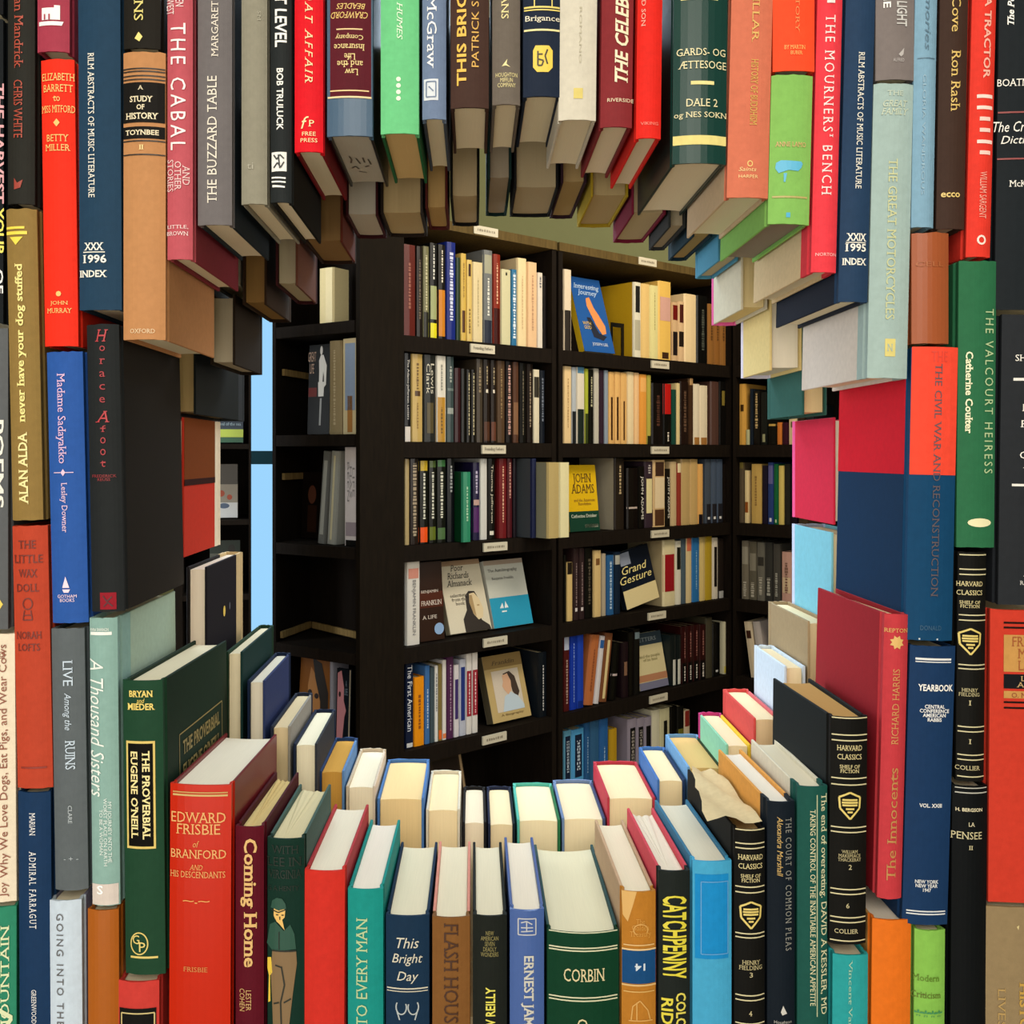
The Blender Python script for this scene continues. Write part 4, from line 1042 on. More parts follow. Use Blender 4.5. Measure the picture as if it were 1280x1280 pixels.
w_, k_ = 'd8d4c4', '3a2c20'
LT = lambda c, a=.2, b=.85, h=.34: ('L', c, a, b, h)
NB = 'narrower bookcase counting from the broad post'
WB = 'wider bookcase counting from the shared upright'
row(MAIN, LEVELS[0], [
    (502.5, 519.5, 306, '6a1e14', 'dark red book', [('L', '8c5040', .3, .8, .2)]),
    (520, 528, 308, '241a16', 'blackish brown book', [LT('5a4a3a')]),
    (528.5, 536, 308, '6c6a4c', 'mottled olive book', [('B', '2a2a20', 0, .28), LT('b8b490', .3, .9)]),
    (536.5, 546.3, 304, '17181a', 'black book with green and yellow lower half', [('B', '98a070', .2, .55), ('B', 'd8d020', 0, .16), LT('d8d8d0', .62, .97, .2)]),
    (546.8, 556.8, 306, '18140f', 'black book with orange lower half', [('B', 'c07a20', .03, .52), LT('d8d0c0', .6, .95, .2)]),
    (557.3, 569.5, 303, '1d2f8c', 'royal blue book with white title', [LT('c4cce8', .2, .9, .4)]),
    (570, 575, 322, '25402c', 'dark green book', []),
    (575.5, 582.5, 317, 'c8a850', 'yellow book with a brown mark', [('N', '5a3418', .1, .35, .5), LT('8a6a30', .5, .9, .2)]),
    (583, 589.8, 325, 'd0b468', 'straw yellow book', [('N', '4a2818', .8, .95, .4), LT('7a6030', .1, .4, .3)]),
    (590.3, 603.3, 328, 'd4c49a', 'thick cream book', [('L', 'b0a078', .2, .8, .1)]),
    (603.8, 615.3, 313, '6c7072', 'grey jacketed book', [('B', '32384a', 0, .25), ('B', '9c9c88', .75, .95), LT('d8d8d0', .3, .7, .25)]),
    (615.8, 625.3, 318, '8c2c1c', 'rust red book with dark foot', [('B', '4a1210', 0, .4), LT('d8a888', .45, .9, .2)]),
    (625.8, 638.3, 337, 'c8c4a0', 'cream book with a small dark dot', [('N', '2a2a20', .92, .96, .15)]),
    (638.8, 645.6, 337, '2a6c98', 'blue and white book', [LT('d8e4ec', .1, .95, .5)]),
    (646.2, 658, 323, 'e0ccA0', 'warm cream book', [('L', 'c8a880', .2, .8, .12)]),
    (659, 671, 328, 'dcb890', 'peach coloured book', [('L', 'b89070', .2, .85, .2)]),
    (671.5, 678, 341, 'd4ccc0', 'slim white book', [('L', '6a6a70', .8, .95, .4)]),
    (678.5, 684, 345, '1f1a1c', 'slim black book', []),
    (684.5, 689.4, 338, '4a241c', 'dark maroon book', [LT('7a5040')]),
], 'from post, top shelf, narrower bookcase', 'books on the top shelf of the narrower bookcase')
row(MAIN, LEVELS[1], [
    (504.8, 513.5, 435, '15141a', 'black book with a white foot', [('B', 'd0c8c0', .0, .17), ('X', 'd0ccc8', 'The Adams-Jefferson Letters', .25, .93, .8)]),
    (514, 528.3, 435, 'b89c5c', 'tan book with a round portrait', [('N', '5a4028', .52, .58, .45), LT('6a5028', .6, .9, .2), LT('8a6c38', .15, .45, .15)]),
    (529, 544.8, 437, '2b2d2a', 'charcoal book with a pale double name', [('X', 'c8c4b4', 'Lewis\nClark', .55, .9, 1.2), ('N', '5a5034', .1, .45, .5)]),
    (545.2, 557.4, 438, 'd4d0c4', 'white book with an ochre lower half', [('B', 'b08430', .0, .52), LT('8c8c84', .6, .9, .2), LT('6c5020', .1, .4, .2)]),
    (557.8, 567.2, 440, '3c4c4e', 'dark teal grey book', [('B', '8c9490', .33, .4), ('B', '62706e', .6, .63), LT('98a09c', .7, .9)]),
    (567.6, 575.6, 460, '401a20', 'maroon book', []),
    (576, 582.4, 461, '14120f', 'black book', []),
    (582.8, 588.4, 462, '1a1612', 'black book with a cream line', [LT('d0c49c', .1, .95, .22)]),
    (588.8, 594.2, 462, '1a1612', 'second black book with a cream line', [LT('d0c49c', .1, .95, .22)]),
    (594.8, 603.2, 444, '4a4034', 'taupe book', [LT('8a7a60', .6, .9)]),
    (603.6, 612.2, 447, '2a1e18', 'dark brown book with a white dot', [('N', 'd8d0c0', .6, .64, .3), ('B', '5a3828', .02, .25), LT('a89878', .7, .92, .2)]),
    (612.8, 620.2, 447, '2a1e18', 'dark brown book with a white dot, its twin', [('N', 'd8d0c0', .6, .64, .3), ('B', '6a4030', .02, .25), LT('a89878', .7, .92, .2)]),
    (620.8, 630.8, 450, '5a4430', 'walnut brown book', [LT('8a7450', .3, .9, .2)]),
    (631.4, 640.2, 450, '1c1414', 'black book with pink and white flecks', [LT('b89088', .1, .95, .4)]),
    (640.6, 648, 452, '5c3c2c', 'reddish brown book', [('B', '7c5a40', .1, .5)]),
    (648.4, 657.4, 454, '141210', 'black book with a thin border', [LT('7c7460', .1, .9, .12)]),
    (657.8, 666, 455, '241814', 'dark chocolate book', [LT('8c7c68', .2, .9, .25)]),
    (666.4, 674, 462, 'd0c8b0', 'cream book with a dark top', [('B', '3c3830', .62, .9)]),
    (674.4, 680.6, 463, '1e2430', 'navy black book', [LT('707888', .3, .9)]),
], 'from post, second shelf, narrower bookcase', 'books on the second shelf of the narrower bookcase')
row(MAIN, LEVELS[2], [
    (505.8, 511.4, 565, 'a89468', 'slim cream book', []),
    (511.8, 523.2, 566, '2a1c16', 'blackish brown book', [LT('9c8c74', .1, .95, .45)]),
    (523.8, 535, 576, '15160f', 'black book with a yellow top and orange foot', [('B', 'b89c28', .88, 1), ('B', 'e05018', .02, .2), LT('c8c8b8', .3, .86, .3)]),
    (535.4, 545, 576, '15160f', 'black book with an olive foot', [('B', '5c6820', .04, .2), ('B', '4c6030', .92, 1), LT('c8c8b8', .3, .86, .3)]),
    (545.4, 557.2, 575, '15180f', 'black book with green edges', [('B', '4a6840', .04, .18), ('B', '3c7040', .92, 1), LT('c8c8b8', .3, .86, .3)]),
    (558, 568.2, 571, '14161c', 'navy black book', [LT('989c9c', .6, .92, .3)]),
    (578, 588.2, 590, '2c8060', 'jade green book with a dark green board', [LT('a0c8a8', .3, .8, .25)], {'side': '0c4424', 'out': .01}),
    (590.4, 599.2, 578, '2c2450', 'purple book with a portrait', [('N', 'b89890', .45, .52, .8), ('B', '5c2c70', .1, .42), LT('b8b0cc', .6, .9, .3)]),
    (599.6, 608.6, 572, 'c8c8c4', 'plain white book', []),
    (609, 618.6, 570, '14100c', 'black book with white lettering', [('X', 'd0c8b4', 'Thomas Jefferson', .2, .92, .7), ('N', 'd8d4c8', .05, .1, .5)]),
    (622.8, 633, 569, '7c2024', 'red leather book', [LT('d0a488', .2, .9, .2)]),
    (633.4, 640, 572, '5c1a22', 'dark red book', [LT('c89888', .5, .95, .3)]),
    (641, 645.4, 573, '241a24', 'plum black book', []),
    (664.4, 670, 565, '222a54', 'navy book with a grey board', [], {'side': '4c5258', 'out': .03}),
    (684.5, 698.6, 578, 'b09c68', 'tan book standing proud with a grey-cream board', [], {'side': '8c8a74', 'out': .075}),
    (699.2, 711.5, 578, 'd8d0a4', 'cream book standing proud over the upright', [], {'out': .075, 'side': 'd8d0b0'}),
], 'from post, middle shelf, narrower bookcase', 'books on the middle shelf of the narrower bookcase')
row(MAIN, LEVELS[3], [
    (507.2, 525.2, 697, 'd0ccc4', 'white book with a faint vertical title', [('N', 'c88878', .8, .92, .7), ('X', '6c6c70', 'BENJAMIN FRANKLIN', .12, .78, .6)]),
], 'from post, fourth shelf, narrower bookcase', 'books on the fourth shelf of the narrower bookcase')
row(MAIN, LEVELS[4], [
    (506.2, 516.6, 828, '1a2748', 'navy book with a long white title', [('X', 'd8dce4', 'The First American', .2, .97, 1.1), ('N', 'c8c8c8', .01, .06, .7)]),
    (517, 530.2, 846, 'e08c14', 'bright orange book', [LT('8a4a10', .25, .75, .22)]),
    (530.6, 537, 832, '3c68a0', 'blue book', [LT('b0c4dc', .2, .7, .3)]),
    (537.4, 542.8, 834, '44545c', 'slate book', []),
    (543.2, 547.4, 832, 'd4d4d0', 'slim white book', [LT('5c5c60', .4, .9, .3)]),
    (547.8, 552.4, 830, '7c6c3c', 'olive photo-covered book with an orange foot', [('B', 'd86428', .02, .14)]),
    (552.8, 557.6, 825, 'd8d4d0', 'white book with an orange foot', [('B', 'e08050', .02, .08)]),
    (558, 566.6, 820, '5a2f58', 'purple book', [LT('a888a4', .1, .9, .2)]),
    (567, 573.6, 831, 'd0ccd0', 'white book with a purple stripe', [('N', '483878', .25, .8, .6)]),
    (574, 582, 824, 'b4b8c8', 'pale book with a blue stripe', [('N', '2c3c88', .2, .9, .6)]),
    (582.4, 589.4, 816, 'd4d0cc', 'white book with a red panel', [('N', 'a02838', .22, .78, .8), LT('e8d0d0', .25, .75, .2)]),
    (589.8, 597, 814, 'd4d0cc', 'white book with a red panel, its twin', [('N', 'a02838', .22, .78, .8), LT('e8d0d0', .25, .75, .2)]),
    (673, 686, 815, '181f28', 'navy black book with a white edge line', [LT('c8c8c8', .1, .8, .15)], {'side': '1a2430'}),
], 'from post, fifth shelf, narrower bookcase', 'books on the fifth shelf of the narrower bookcase')

row(MAIN, LEVELS[0], [
    (704.3, 714, 337, 'd8c8b0', 'pale book with a dark lower half', [('B', '3a3430', .0, .5)]),
    (792, 800.8, 353, 'd4d0bc', 'white book with a grey jacket', [('N', '2a2a2a', .6, .95, .6), ('B', 'a8a490', .1, .5)], {'side': 'c8a020'}),
    (801.3, 811.8, 355, 'd8b878', 'straw coloured book', []),
    (812.3, 822.6, 357, 'd4cc90', 'pale lemon book', [('L', 'a8a068', .4, .9, .12)]),
    (823, 838.8, 352, 'dcb45c', 'yellow book with a pink photo', [('N', 'c89c90', .5, .8, .8), ('N', '4a3020', .02, .1, .5)]),
    (840, 847, 378, 'c8a880', 'cream book with a red block', [('N', '7a1c18', .7, .95, .8), ('B', '2a2020', .1, .5)]),
    (847.5, 855, 377, 'd0b088', 'cream book with a brown block', [('N', '5a2820', .65, .95, .6), ('B', '30241c', .25, .5)]),
    (855.5, 870.4, 368, 'e0c89c', 'broad cream book', []),
    (871, 884.4, 370, '161614', 'broad black book', [LT('4c5048', .2, .8, .3)]),
    (885, 892.4, 380, '8c6030', 'golden brown book', [LT('5a3818', .4, .9)]),
    (892.8, 899.8, 380, '8a5c2c', 'golden brown book, second of a set', [LT('5a3818', .4, .9)]),
    (900.2, 907, 380, '8c6030', 'golden brown book, last of a set', [LT('5a3818', .4, .9)]),
    
], 'from upright, top shelf, wider bookcase', 'books on the top shelf of the wider bookcase')
row(MAIN, LEVELS[1], [
    (704.3, 714, 453, 'dcc090', 'cream book', [LT('a88858', .2, .85, .15)]),
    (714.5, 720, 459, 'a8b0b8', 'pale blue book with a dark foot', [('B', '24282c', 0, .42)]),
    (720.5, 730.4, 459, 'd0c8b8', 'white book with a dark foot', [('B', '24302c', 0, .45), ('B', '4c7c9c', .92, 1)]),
    (731, 735.2, 461, 'a0a838', 'slim lime book', [('B', '3c4820', 0, .4)]),
    (735.6, 741.6, 462, '15140f', 'black book', [LT('b0ac8c', .5, .9, .3)]),
    (742, 748.4, 459, 'b4b0a4', 'stone grey book', []),
    (748.8, 754.6, 463, '3c2838', 'plum book', []),
    (755, 760, 463, '8490a0', 'blue-grey book', []),
    (760.4, 767.4, 465, 'd4a868', 'peach tan book', [('N', '4a2c14', .05, .65, .3)]),
    (767.8, 774.8, 465, 'd8ac6c', 'peach tan book, second of a set', [('N', '4a2c14', .05, .65, .3)]),
    (775.2, 783.4, 466, 'd4a868', 'peach tan book, third of a set', [('N', '5a381c', .05, .6, .2)]),
    (783.8, 792, 465, 'dcc8a0', 'warm cream book', []),
    (792.4, 798.6, 466, 'e0b888', 'peach book', []),
    (799, 808, 468, 'd89440', 'orange book', [('B', 'e0a860', .75, .95)]),
    (808.4, 813.4, 469, 'a8a048', 'olive yellow book', [('N', '2a2a18', .0, .12, .8)]),
    (815, 828.6, 479, '1a1412', 'broad black book', [LT('4c2c20', .3, .8)]),
    (829.4, 839, 480, '14120f', 'black book with a red top', [('B', 'b81c18', .5, 1), LT('d8d0c0', .05, .2, .2)]),
    (839.4, 845, 487, '1f4c40', 'dark green book', []),
    (845.4, 849.6, 479, 'd4c08c', 'slim cream book', []),
    (850, 860.6, 477, '2c1c16', 'dark brown book', [LT('5c4434')]),
    (861, 866.2, 473, '4c3424', 'brown book', [('B', 'b08c60', .9, 1)]),
    (866.6, 874.4, 480, 'dcd0b8', 'cream white book', [('B', 'a07038', 0, .12)]),
    (874.8, 884.2, 482, 'dccfb4', 'cream white book, its twin', [('B', '9c6c38', 0, .12)]),
    (888.4, 898.4, 477, '5c4038', 'mauve brown book', []),
    (899.4, 911.4, 477, '161412', 'black book with a gold label', [('N', '7c6c30', .62, .85, .45)]),
], 'from upright, second shelf, wider bookcase', 'books on the second shelf of the wider bookcase')
row(MAIN, LEVELS[2], [
    (768.4, 780, 569, '30261e', 'dark brown book with a grey board', [LT('b09c78', .5, .9, .25)], {'side': 'a8a08c'}),
    (784, 797.4, 585, '1a1210', 'black book with a white line', [('B', 'b8a8a0', .33, .36)]),
    (798, 805.2, 583, '15110f', 'black book with bold white lettering', [('X', 'e4e0d8', 'JOHN ADAMS', .14, .84, 1.1)]),
    (805.8, 815.8, 577, '40303c', 'purplish book with a cream panel', [('N', 'd8cc98', .22, .74, .7), LT('a8a0a0', .82, .95)]),
    (816.4, 831.4, 575, 'c8a878', 'tan book with a dark portrait', [('N', '4c3428', .76, .97, .7), ('B', '5c3c28', .02, .26), ('N', 'd8c4a0', .28, .74, .8)]),
    (832, 837.4, 586, '1c1712', 'black book with white lettering, the second so printed', [('X', 'e0dcd0', 'JOHN ADAMS', .14, .86, 1.2)]),
    (838, 845.4, 577, 'c0a880', 'tan book', []),
    (845.8, 851.2, 579, '94382c', 'brick red and cream book', [('B', 'd8c8a0', .85, 1)]),
    (851.6, 862.2, 574, 'b89c68', 'sandy tan book', []),
    (862.6, 872, 574, 'c0a068', 'sandy tan book, its neighbour', []),
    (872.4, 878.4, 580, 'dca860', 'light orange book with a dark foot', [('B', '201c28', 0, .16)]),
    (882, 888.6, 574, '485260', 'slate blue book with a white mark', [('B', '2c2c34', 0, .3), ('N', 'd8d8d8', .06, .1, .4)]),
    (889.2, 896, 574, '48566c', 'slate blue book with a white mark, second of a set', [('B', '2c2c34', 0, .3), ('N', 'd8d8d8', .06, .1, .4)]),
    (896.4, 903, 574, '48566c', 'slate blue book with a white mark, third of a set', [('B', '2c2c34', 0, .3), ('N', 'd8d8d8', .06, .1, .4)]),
    (904, 912.4, 580, '211a16', 'dark brown book at the row end', []),
], 'from upright, middle shelf, wider bookcase', 'books on the middle shelf of the wider bookcase')
row(MAIN, LEVELS[3], [
    (704.4, 707.6, 694, '14120f', 'slim black book', []),
    (708, 715.4, 703, 'd0b478', 'cream tan book', [('B', '2a2018', .8, 1)]),
    (716, 723, 685, '3c2a2c', 'plum brown book', [LT('8c7878', .2, .8, .2), ('N', 'd0c8c8', .12, .17, .4)]),
    (723.4, 730.2, 685, '3c2a2c', 'plum brown book, its twin', [LT('8c7878', .2, .8, .2), ('N', 'd0c8c8', .12, .17, .4)]),
    (731, 740.6, 685, '15120f', 'black book', [LT('4c4438')]),
    (742, 751, 688, 'd0b47c', 'cream book with a small emblem', [('N', '7a5430', .78, .88, .5)]),
    (752, 757, 692, 'a89c88', 'stone book', []),
    (758, 767, 694, '2a5c90', 'blue book', [LT('a8c0d8', .1, .9, .3)]),
    (767.6, 775, 690, '1a2c44', 'dark navy book', [('B', 'a8a8a0', .8, .95)]),
    (829, 844, 674, 'd4c8a0', 'cream book with a red block and tan board', [('N', 'a01c24', .22, .78, .97)], {'side': 'b0a07c'}),
    (844.6, 851, 676, 'd4d0c0', 'white book with a black block', [('N', '24241c', .55, .9, .7)]),
    (851.4, 857, 672, '4c5c68', 'blue grey book', []),
    (857.4, 864.2, 672, 'd0bc90', 'cream book with a coral top', [('B', 'c86c50', .8, 1)]),
    (864.8, 874, 672, '2a6ca8', 'bright blue book', [LT('88b4d8', .2, .8, .15)]),
    (874.6, 881, 670, 'd0b878', 'yellow cream book', []),
    (881.4, 889.8, 670, 'b09428', 'mustard book', []),
    (890.4, 897, 672, 'd0c8b8', 'white book with a black strip', [('N', '241c18', .2, .85, .5)]),
    (897.6, 904.4, 673, '2c2420', 'dark book with a grey foot', [('B', 'a8a8a8', 0, .12)]),
], 'from upright, fourth shelf, wider bookcase', 'books on the fourth shelf of the wider bookcase')
row(MAIN, LEVELS[4], [
    (703.9, 711.6, 795, '5c1e1e', 'dark red book with a lavender top', [('B', 'b0b8d0', .82, 1), LT('a88c80', .1, .7, .3)]),
    (712.2, 720.6, 794, '1a3cb0', 'cobalt blue book', [LT('90a8dc', .1, .9, .12)]),
    (721, 729.2, 793, '2044b8', 'cobalt blue book, its twin', [('B', '183490', .0, .1)]),
    (734.5, 745.5, 792, 'b0683c', 'copper book leaning over', [LT('8a4a28', .2, .8, .2)], {'lean': 8.5}),
    (746, 752, 794, 'd0ccd0', 'white book leaning over', [('B', '2c5c9c', .82, .94)], {'lean': 8.5}),
    (752.5, 762, 790, '7c4c30', 'chestnut book leaning over', [('N', 'd8c490', .05, .9, .35)], {'lean': 8.5}),
    (764.5, 772, 803, '15130f', 'black book leaning over', [('B', 'b8a8a8', .42, .46)], {'lean': 6}),
    (777.5, 785, 803, '2a1a20', 'plum black book', [('N', '7c5c48', .4, .65, .5)]),
    (785.6, 792, 790, '17130f', 'black book', []),
    (792.4, 799.6, 786, '1c1a18', 'black book beside the tilted cream cover', [('B', '6c7c84', .85, .95)]),
    (839.4, 844.8, 794, '1c2424', 'black book with a white foot', [('N', 'c8c8c0', .02, .52, .6)], {'side': '1c2c30'}),
    (845.4, 850.8, 794, '1c2424', 'black book with a white foot, its twin', [('N', 'c8c8c0', .02, .52, .6)]),
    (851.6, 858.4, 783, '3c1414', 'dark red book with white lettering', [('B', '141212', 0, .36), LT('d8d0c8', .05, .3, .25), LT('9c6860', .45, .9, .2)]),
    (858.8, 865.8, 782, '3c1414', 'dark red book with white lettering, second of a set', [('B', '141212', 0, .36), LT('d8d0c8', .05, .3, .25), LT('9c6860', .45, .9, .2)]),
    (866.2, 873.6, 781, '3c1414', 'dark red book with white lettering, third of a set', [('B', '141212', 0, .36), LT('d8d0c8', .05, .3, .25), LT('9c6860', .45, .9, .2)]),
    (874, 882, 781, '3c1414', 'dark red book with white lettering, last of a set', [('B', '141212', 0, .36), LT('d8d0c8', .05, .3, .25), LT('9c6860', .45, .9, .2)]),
    (882.6, 890, 772, '4c4838', 'olive grey book', []),
    (890.4, 900, 779, '161614', 'black book with a small white mark', [('N', 'd0d0d0', .08, .12, .3)]),
    (904.6, 911, 777, 'ccc8ac', 'cream white book', [('B', 'c8b850', .02, .15)]),
], 'from upright, fifth shelf, wider bookcase', 'books on the fifth shelf of the wider bookcase')
row(MAIN, LEVELS[5], [
    (704, 714, 913, '5c98b8', 'light blue book with a dark oval panel', [('N', '1c2c48', .3, .92, .6), LT('b8c8d8', .4, .85, .3)]),
    (714.6, 730, 911, '4c98cc', 'light blue book with a dark oval panel, its twin', [('N', '1c2c48', .3, .92, .55), LT('b8c8d8', .4, .85, .3)]),
    (730.6, 737, 903, '28588c', 'denim blue book', [LT('88a8c8', .3, .8, .2)]),
    (737.4, 748.6, 900, '305c84', 'faded blue book', []),
    (749.2, 760, 898, '285c98', 'medium blue book', [LT('98b8d8', .2, .6, .15)]),
    (762, 771, 911, 'b08c20', 'ochre book with a brown board', [], {'pages': 'c8b890'}),
    (785, 795.4, 898, '8c8494', 'lilac grey book with a black panel', [('N', '1c1a1c', .2, .85, .6), LT('b8b0a8', .3, .8, .35)]),
    (795.8, 805, 897, '8c8494', 'lilac grey book with a black panel, second of a set', [('N', '1c1a1c', .2, .85, .6), LT('b8b0a8', .3, .8, .35)]),
    (805.4, 814.4, 896, '8c8494', 'lilac grey book with a black panel, third of a set', [('N', '1c1a1c', .2, .85, .6)]),
    (815, 824.4, 887, 'ccc8b0', 'cream book', []),
    (825, 837, 885, 'c0bc98', 'cream book with a black strip', [('N', '24241c', .3, .8, .35)]),
    (838, 846, 883, '14130f', 'black book', []),
    (846.4, 854.6, 883, '1c1c18', 'black book with an olive foot', [('B', '6c6828', .5, .62)]),
    (855, 862, 888, 'c8b89c', 'cream book with a red top', [('B', '8c3028', .7, 1)]),
], 'from upright, lowest shelf, wider bookcase', 'books on the lowest shelf of the wider bookcase')


# ------------------------------------------------------------------ books shown cover forward
def faceout(bay, u0, u1, vt, vb, level, out, tilt, thick, cover, words, decos, spine=None, roll=0.0, pages='d8ccb0', z=None, H=None):
    """front cover towards the reader, top leaning back by `tilt` degrees; u0..u1 at its foot"""
    a0, d0 = bay.at(u0, out)
    a1, d1 = bay.at(u1, out)
    W = a1 - a0
    zb = level + .0015 if z is None else z
    if H is None:
        H = (CAMZ - (vt - VPY) * ((d0 + d1) / 2 + .03) / F - zb) / math.cos(math.radians(tilt))
    root = empty('display_book', bay.w((a0 + a1) / 2, out, zb + thick * math.sin(math.radians(tilt))), (0, 0, 0))
    M = Matrix.Translation(root.location) @ Matrix.Rotation(bay.ang, 4, 'Z') @ Matrix.Rotation(-math.radians(tilt), 4, 'X') @ Matrix.Rotation(math.radians(roll), 4, 'Y')
    root.matrix_world = M
    if roll:
        root.location.z += abs(math.sin(math.radians(roll))) * W / 2 + .003
    w = W / 2
    chamfer_box('front_cover', -w, w, 0, .0016, 0, H, mat(cover, 'gloss'), root, .0004)
    chamfer_box('back_cover', -w, w, thick - .0016, thick, 0, H, mat(spine or cover, 'gloss'), root, .0004)
    chamfer_box('spine', -w, -w + .0016, .0017, thick - .0017, 0, H, mat(spine or cover, 'gloss'), root, .0004)
    V, Fc = box_data(-w + .002, w - .002, .0018, thick - .0018, .002, H - .002)
    link_mesh('page_block', V, Fc, mat(pages, 'pages'), root)
    X = lambda f: -w + f * W
    for d in decos:
        if d[0] == 'P':
            deco_patch(root, X(d[2]), X(d[3]), d[4] * H, d[5] * H, d[1], flat, d[6] if len(d) > 6 else 'cover_panel', .0004, 'gloss', 1)
        elif d[0] == 'T':
            deco_text(root, d[2], X(d[3]), d[4] * H, d[5] * W, d[6] * H, 'h', d[1], d[7] if len(d) > 7 else 'r', flat, 'cover_lettering', .001)
        elif d[0] == 'G':
            deco_poly(root, [[(X(x), z * H) for x, z in r] for r in d[2]], d[1], flat, d[3], d[4] if len(d) > 4 else .0007)
        elif d[0] == 'S':
            deco_text(root, d[2], 0, 0, .001, .001, 'h', d[1], 'r', flat)
    tag(root, words, 'book', 'books shown cover forward on the shelves')
    return root


el = lambda x, z, a, b, n=14: ellipse(x, z, a, b, n)[:-1]
NARROW = 'of the narrower bookcase'
faceout(MAIN, 525.8, 556, 702, 793, LEVELS[3], -.03, 4, .02, '3c241a', 'dark brown cover with white capitals and a pale blue seal beside the white book',
        [('P', '5c2c1c', .0, 1, .42, .62), ('T', 'd8ccc0', 'BENJAMIN', .45, .62, .7, .045), ('T', 'dcd0c4', 'FRANKLIN', .5, .48, .85, .06), ('T', 'd8ccc0', 'A LIFE', .4, .3, .6, .045), ('G', '88a8d0', [el(.78, .14, .2, .075)], 'seal')])
faceout(MAIN, 563.5, 615, 704, 786, LEVELS[3], -.045, 17, .022, 'd4cbb4', 'cream cover with black script and a long-haired portrait, tilted back on the fourth shelf',
        [('T', '2a241c', 'Poor\nRichards\nAlmanack', .42, .79, .62, .3, 'ri'), ('T', '5c5448', 'selections\nfrom the\nbook', .35, .46, .4, .16), ('P', 'a88c70', 0, 1, .93, 1, 'top_strip'),
         ('G', '241a12', [[(.36, 0), (.36, .18), (.48, .3), (.5, .5), (.6, .56), (.74, .55), (.8, .46), (.72, .3), (.8, .14), (.96, .06), (.98, 0)]], 'hair_print', .0006),
         ('G', 'd8c49c', [[(.6, .52), (.72, .53), (.82, .44), (.88, .3), (.84, .18), (.72, .15), (.62, .24), (.57, .4)]], 'face_print', .0009), ('G', 'a88c60', [[(.6, .5), (.66, .5), (.68, .2), (.62, .24), (.57, .4)], [(.74, .36), (.8, .36), (.8, .34), (.74, .34)]], 'shade_print', .0012)], spine='a89c80')
faceout(MAIN, 618, 666.5, 702, 782, LEVELS[3], -.045, 15, .02, 'c4c6bc', 'white and turquoise cover with a small white emblem, tilted back on the fourth shelf',
        [('P', '2c98bc', 0, 1, 0, .44), ('T', '3c3c3c', 'The Autobiography', .45, .84, .75, .06), ('T', '4c4c4c', 'Benjamin Franklin', .42, .72, .55, .05), ('G', 'e4ecec', [[(.22, .28), (.3, .36), (.32, .28)], [(.34, .28), (.38, .38), (.44, .28)], [(.26, .22), (.38, .22), (.38, .24), (.26, .24)]], 'emblem'), ('P', 'a89888', 0, 1, .93, 1, 'top_strip')])
faceout(MAIN, 617, 664.5, 822, 899, LEVELS[4], -.03, 16, .03, 'b8a06c', 'tan cover with a painted portrait in profile, tilted back on the fifth shelf',
        [('P', '8c7448', 0, 1, .8, 1, 'title_strip'), ('T', '4c3820', 'Franklin', .5, .88, .6, .06, 'ri'), ('P', 'ccc0b0', .16, .86, .14, .76, 'picture'), ('T', '6c5430', 'A Biography', .52, .09, .6, .04),
         ('G', '3c2c24', [[(.44, .7), (.62, .73), (.74, .64), (.8, .4), (.72, .3), (.62, .42), (.6, .58)]], 'hair_print', .0007), ('G', 'd0a484', [[(.42, .68), (.56, .7), (.62, .58), (.6, .44), (.5, .38), (.42, .46), (.38, .52), (.42, .58)]], 'face_print', .001),
         ('G', 'b8c8d4', [[(.3, .14), (.4, .36), (.56, .42), (.74, .34), (.86, .2), (.86, .14)]], 'robe_print', .0009)], spine='5c5440')
faceout(MAIN, 549, 590, 938, 1000, LEVELS[5], -.05, 14, .03, '3c2c20', 'brown cover tilted back on the lowest shelf behind the page edges', [('P', 'a08868', .9, .97, 0, .95, 'edge_strip'), ('P', '2c1c18', .1, .85, .1, .85)])
faceout(MAIN, 731, 769, 349, 439, LEVELS[0], -.03, 16, .025, '2458a0', 'bright blue cover with a hand picture and yellow spine, tilted back on the top shelf',
        [('T', 'b8d0ec', 'Interesting\nJourney', .5, .83, .85, .17, 'ri'), ('G', 'd88c50', [[(.4, .72), (.52, .74), (.6, .6), (.72, .5), (.86, .36), (.84, .26), (.7, .24), (.56, .36), (.46, .5), (.38, .62)]], 'hand_print'), ('G', '141c30', [[(.3, .46), (.42, .46), (.6, .26), (.84, .22), (.7, .16), (.4, .2)]], 'shadow_print', .0006),
         ('T', 'e8c048', 'WITH\nGOD', .26, .35, .26, .1, 's'), ('T', 'd0dcec', 'JOSEPH LEE', .55, .1, .5, .05)], spine='d0b020')
# bookend
be = MAIN.frame('bookend')
tag(be, 'black metal bookend with an open arch against the yellow board', 'bookend')
a0, a1 = MAIN.at(764, -.055)[0], MAIN.at(780, -.055)[0]
V, Fc = [], []
z = LEVELS[0] + .001
for q in ((a0, a1, z + .098, z + .112), (a0, a0 + .008, z, z + .098), (a1 - .012, a1, z, z + .098)):
    case_box(V, Fc, q[0], q[1], -.058, -.055, q[2], q[3])
link_mesh('arch_plate', V, Fc, mat('151515', 'gloss'), be)
V, Fc = [], []
case_box(V, Fc, a0, a1, -.0545, -.034, z, z + .002)
link_mesh('foot_plate', V, Fc, mat('151515', 'gloss'), be)
faceout(MAIN, 712.5, 750, 582, 664, LEVELS[2], -.03, 6, .02, 'd8b018', 'yellow and green cover with a brown two-line title on the middle shelf',
        [('P', '1c4838', 0, 1, 0, .3, 'lower_panel'), ('T', '5c4010', 'JOHN\nADAMS', .52, .72, .76, .3, 'r'), ('T', '8c6420', 'and the American\nRevolution', .55, .44, .7, .1), ('T', 'd8dccc', 'Catherine Drinker', .5, .23, .85, .05), ('P', 'c8c8b4', .5, .95, .05, .1, 'sticker')])
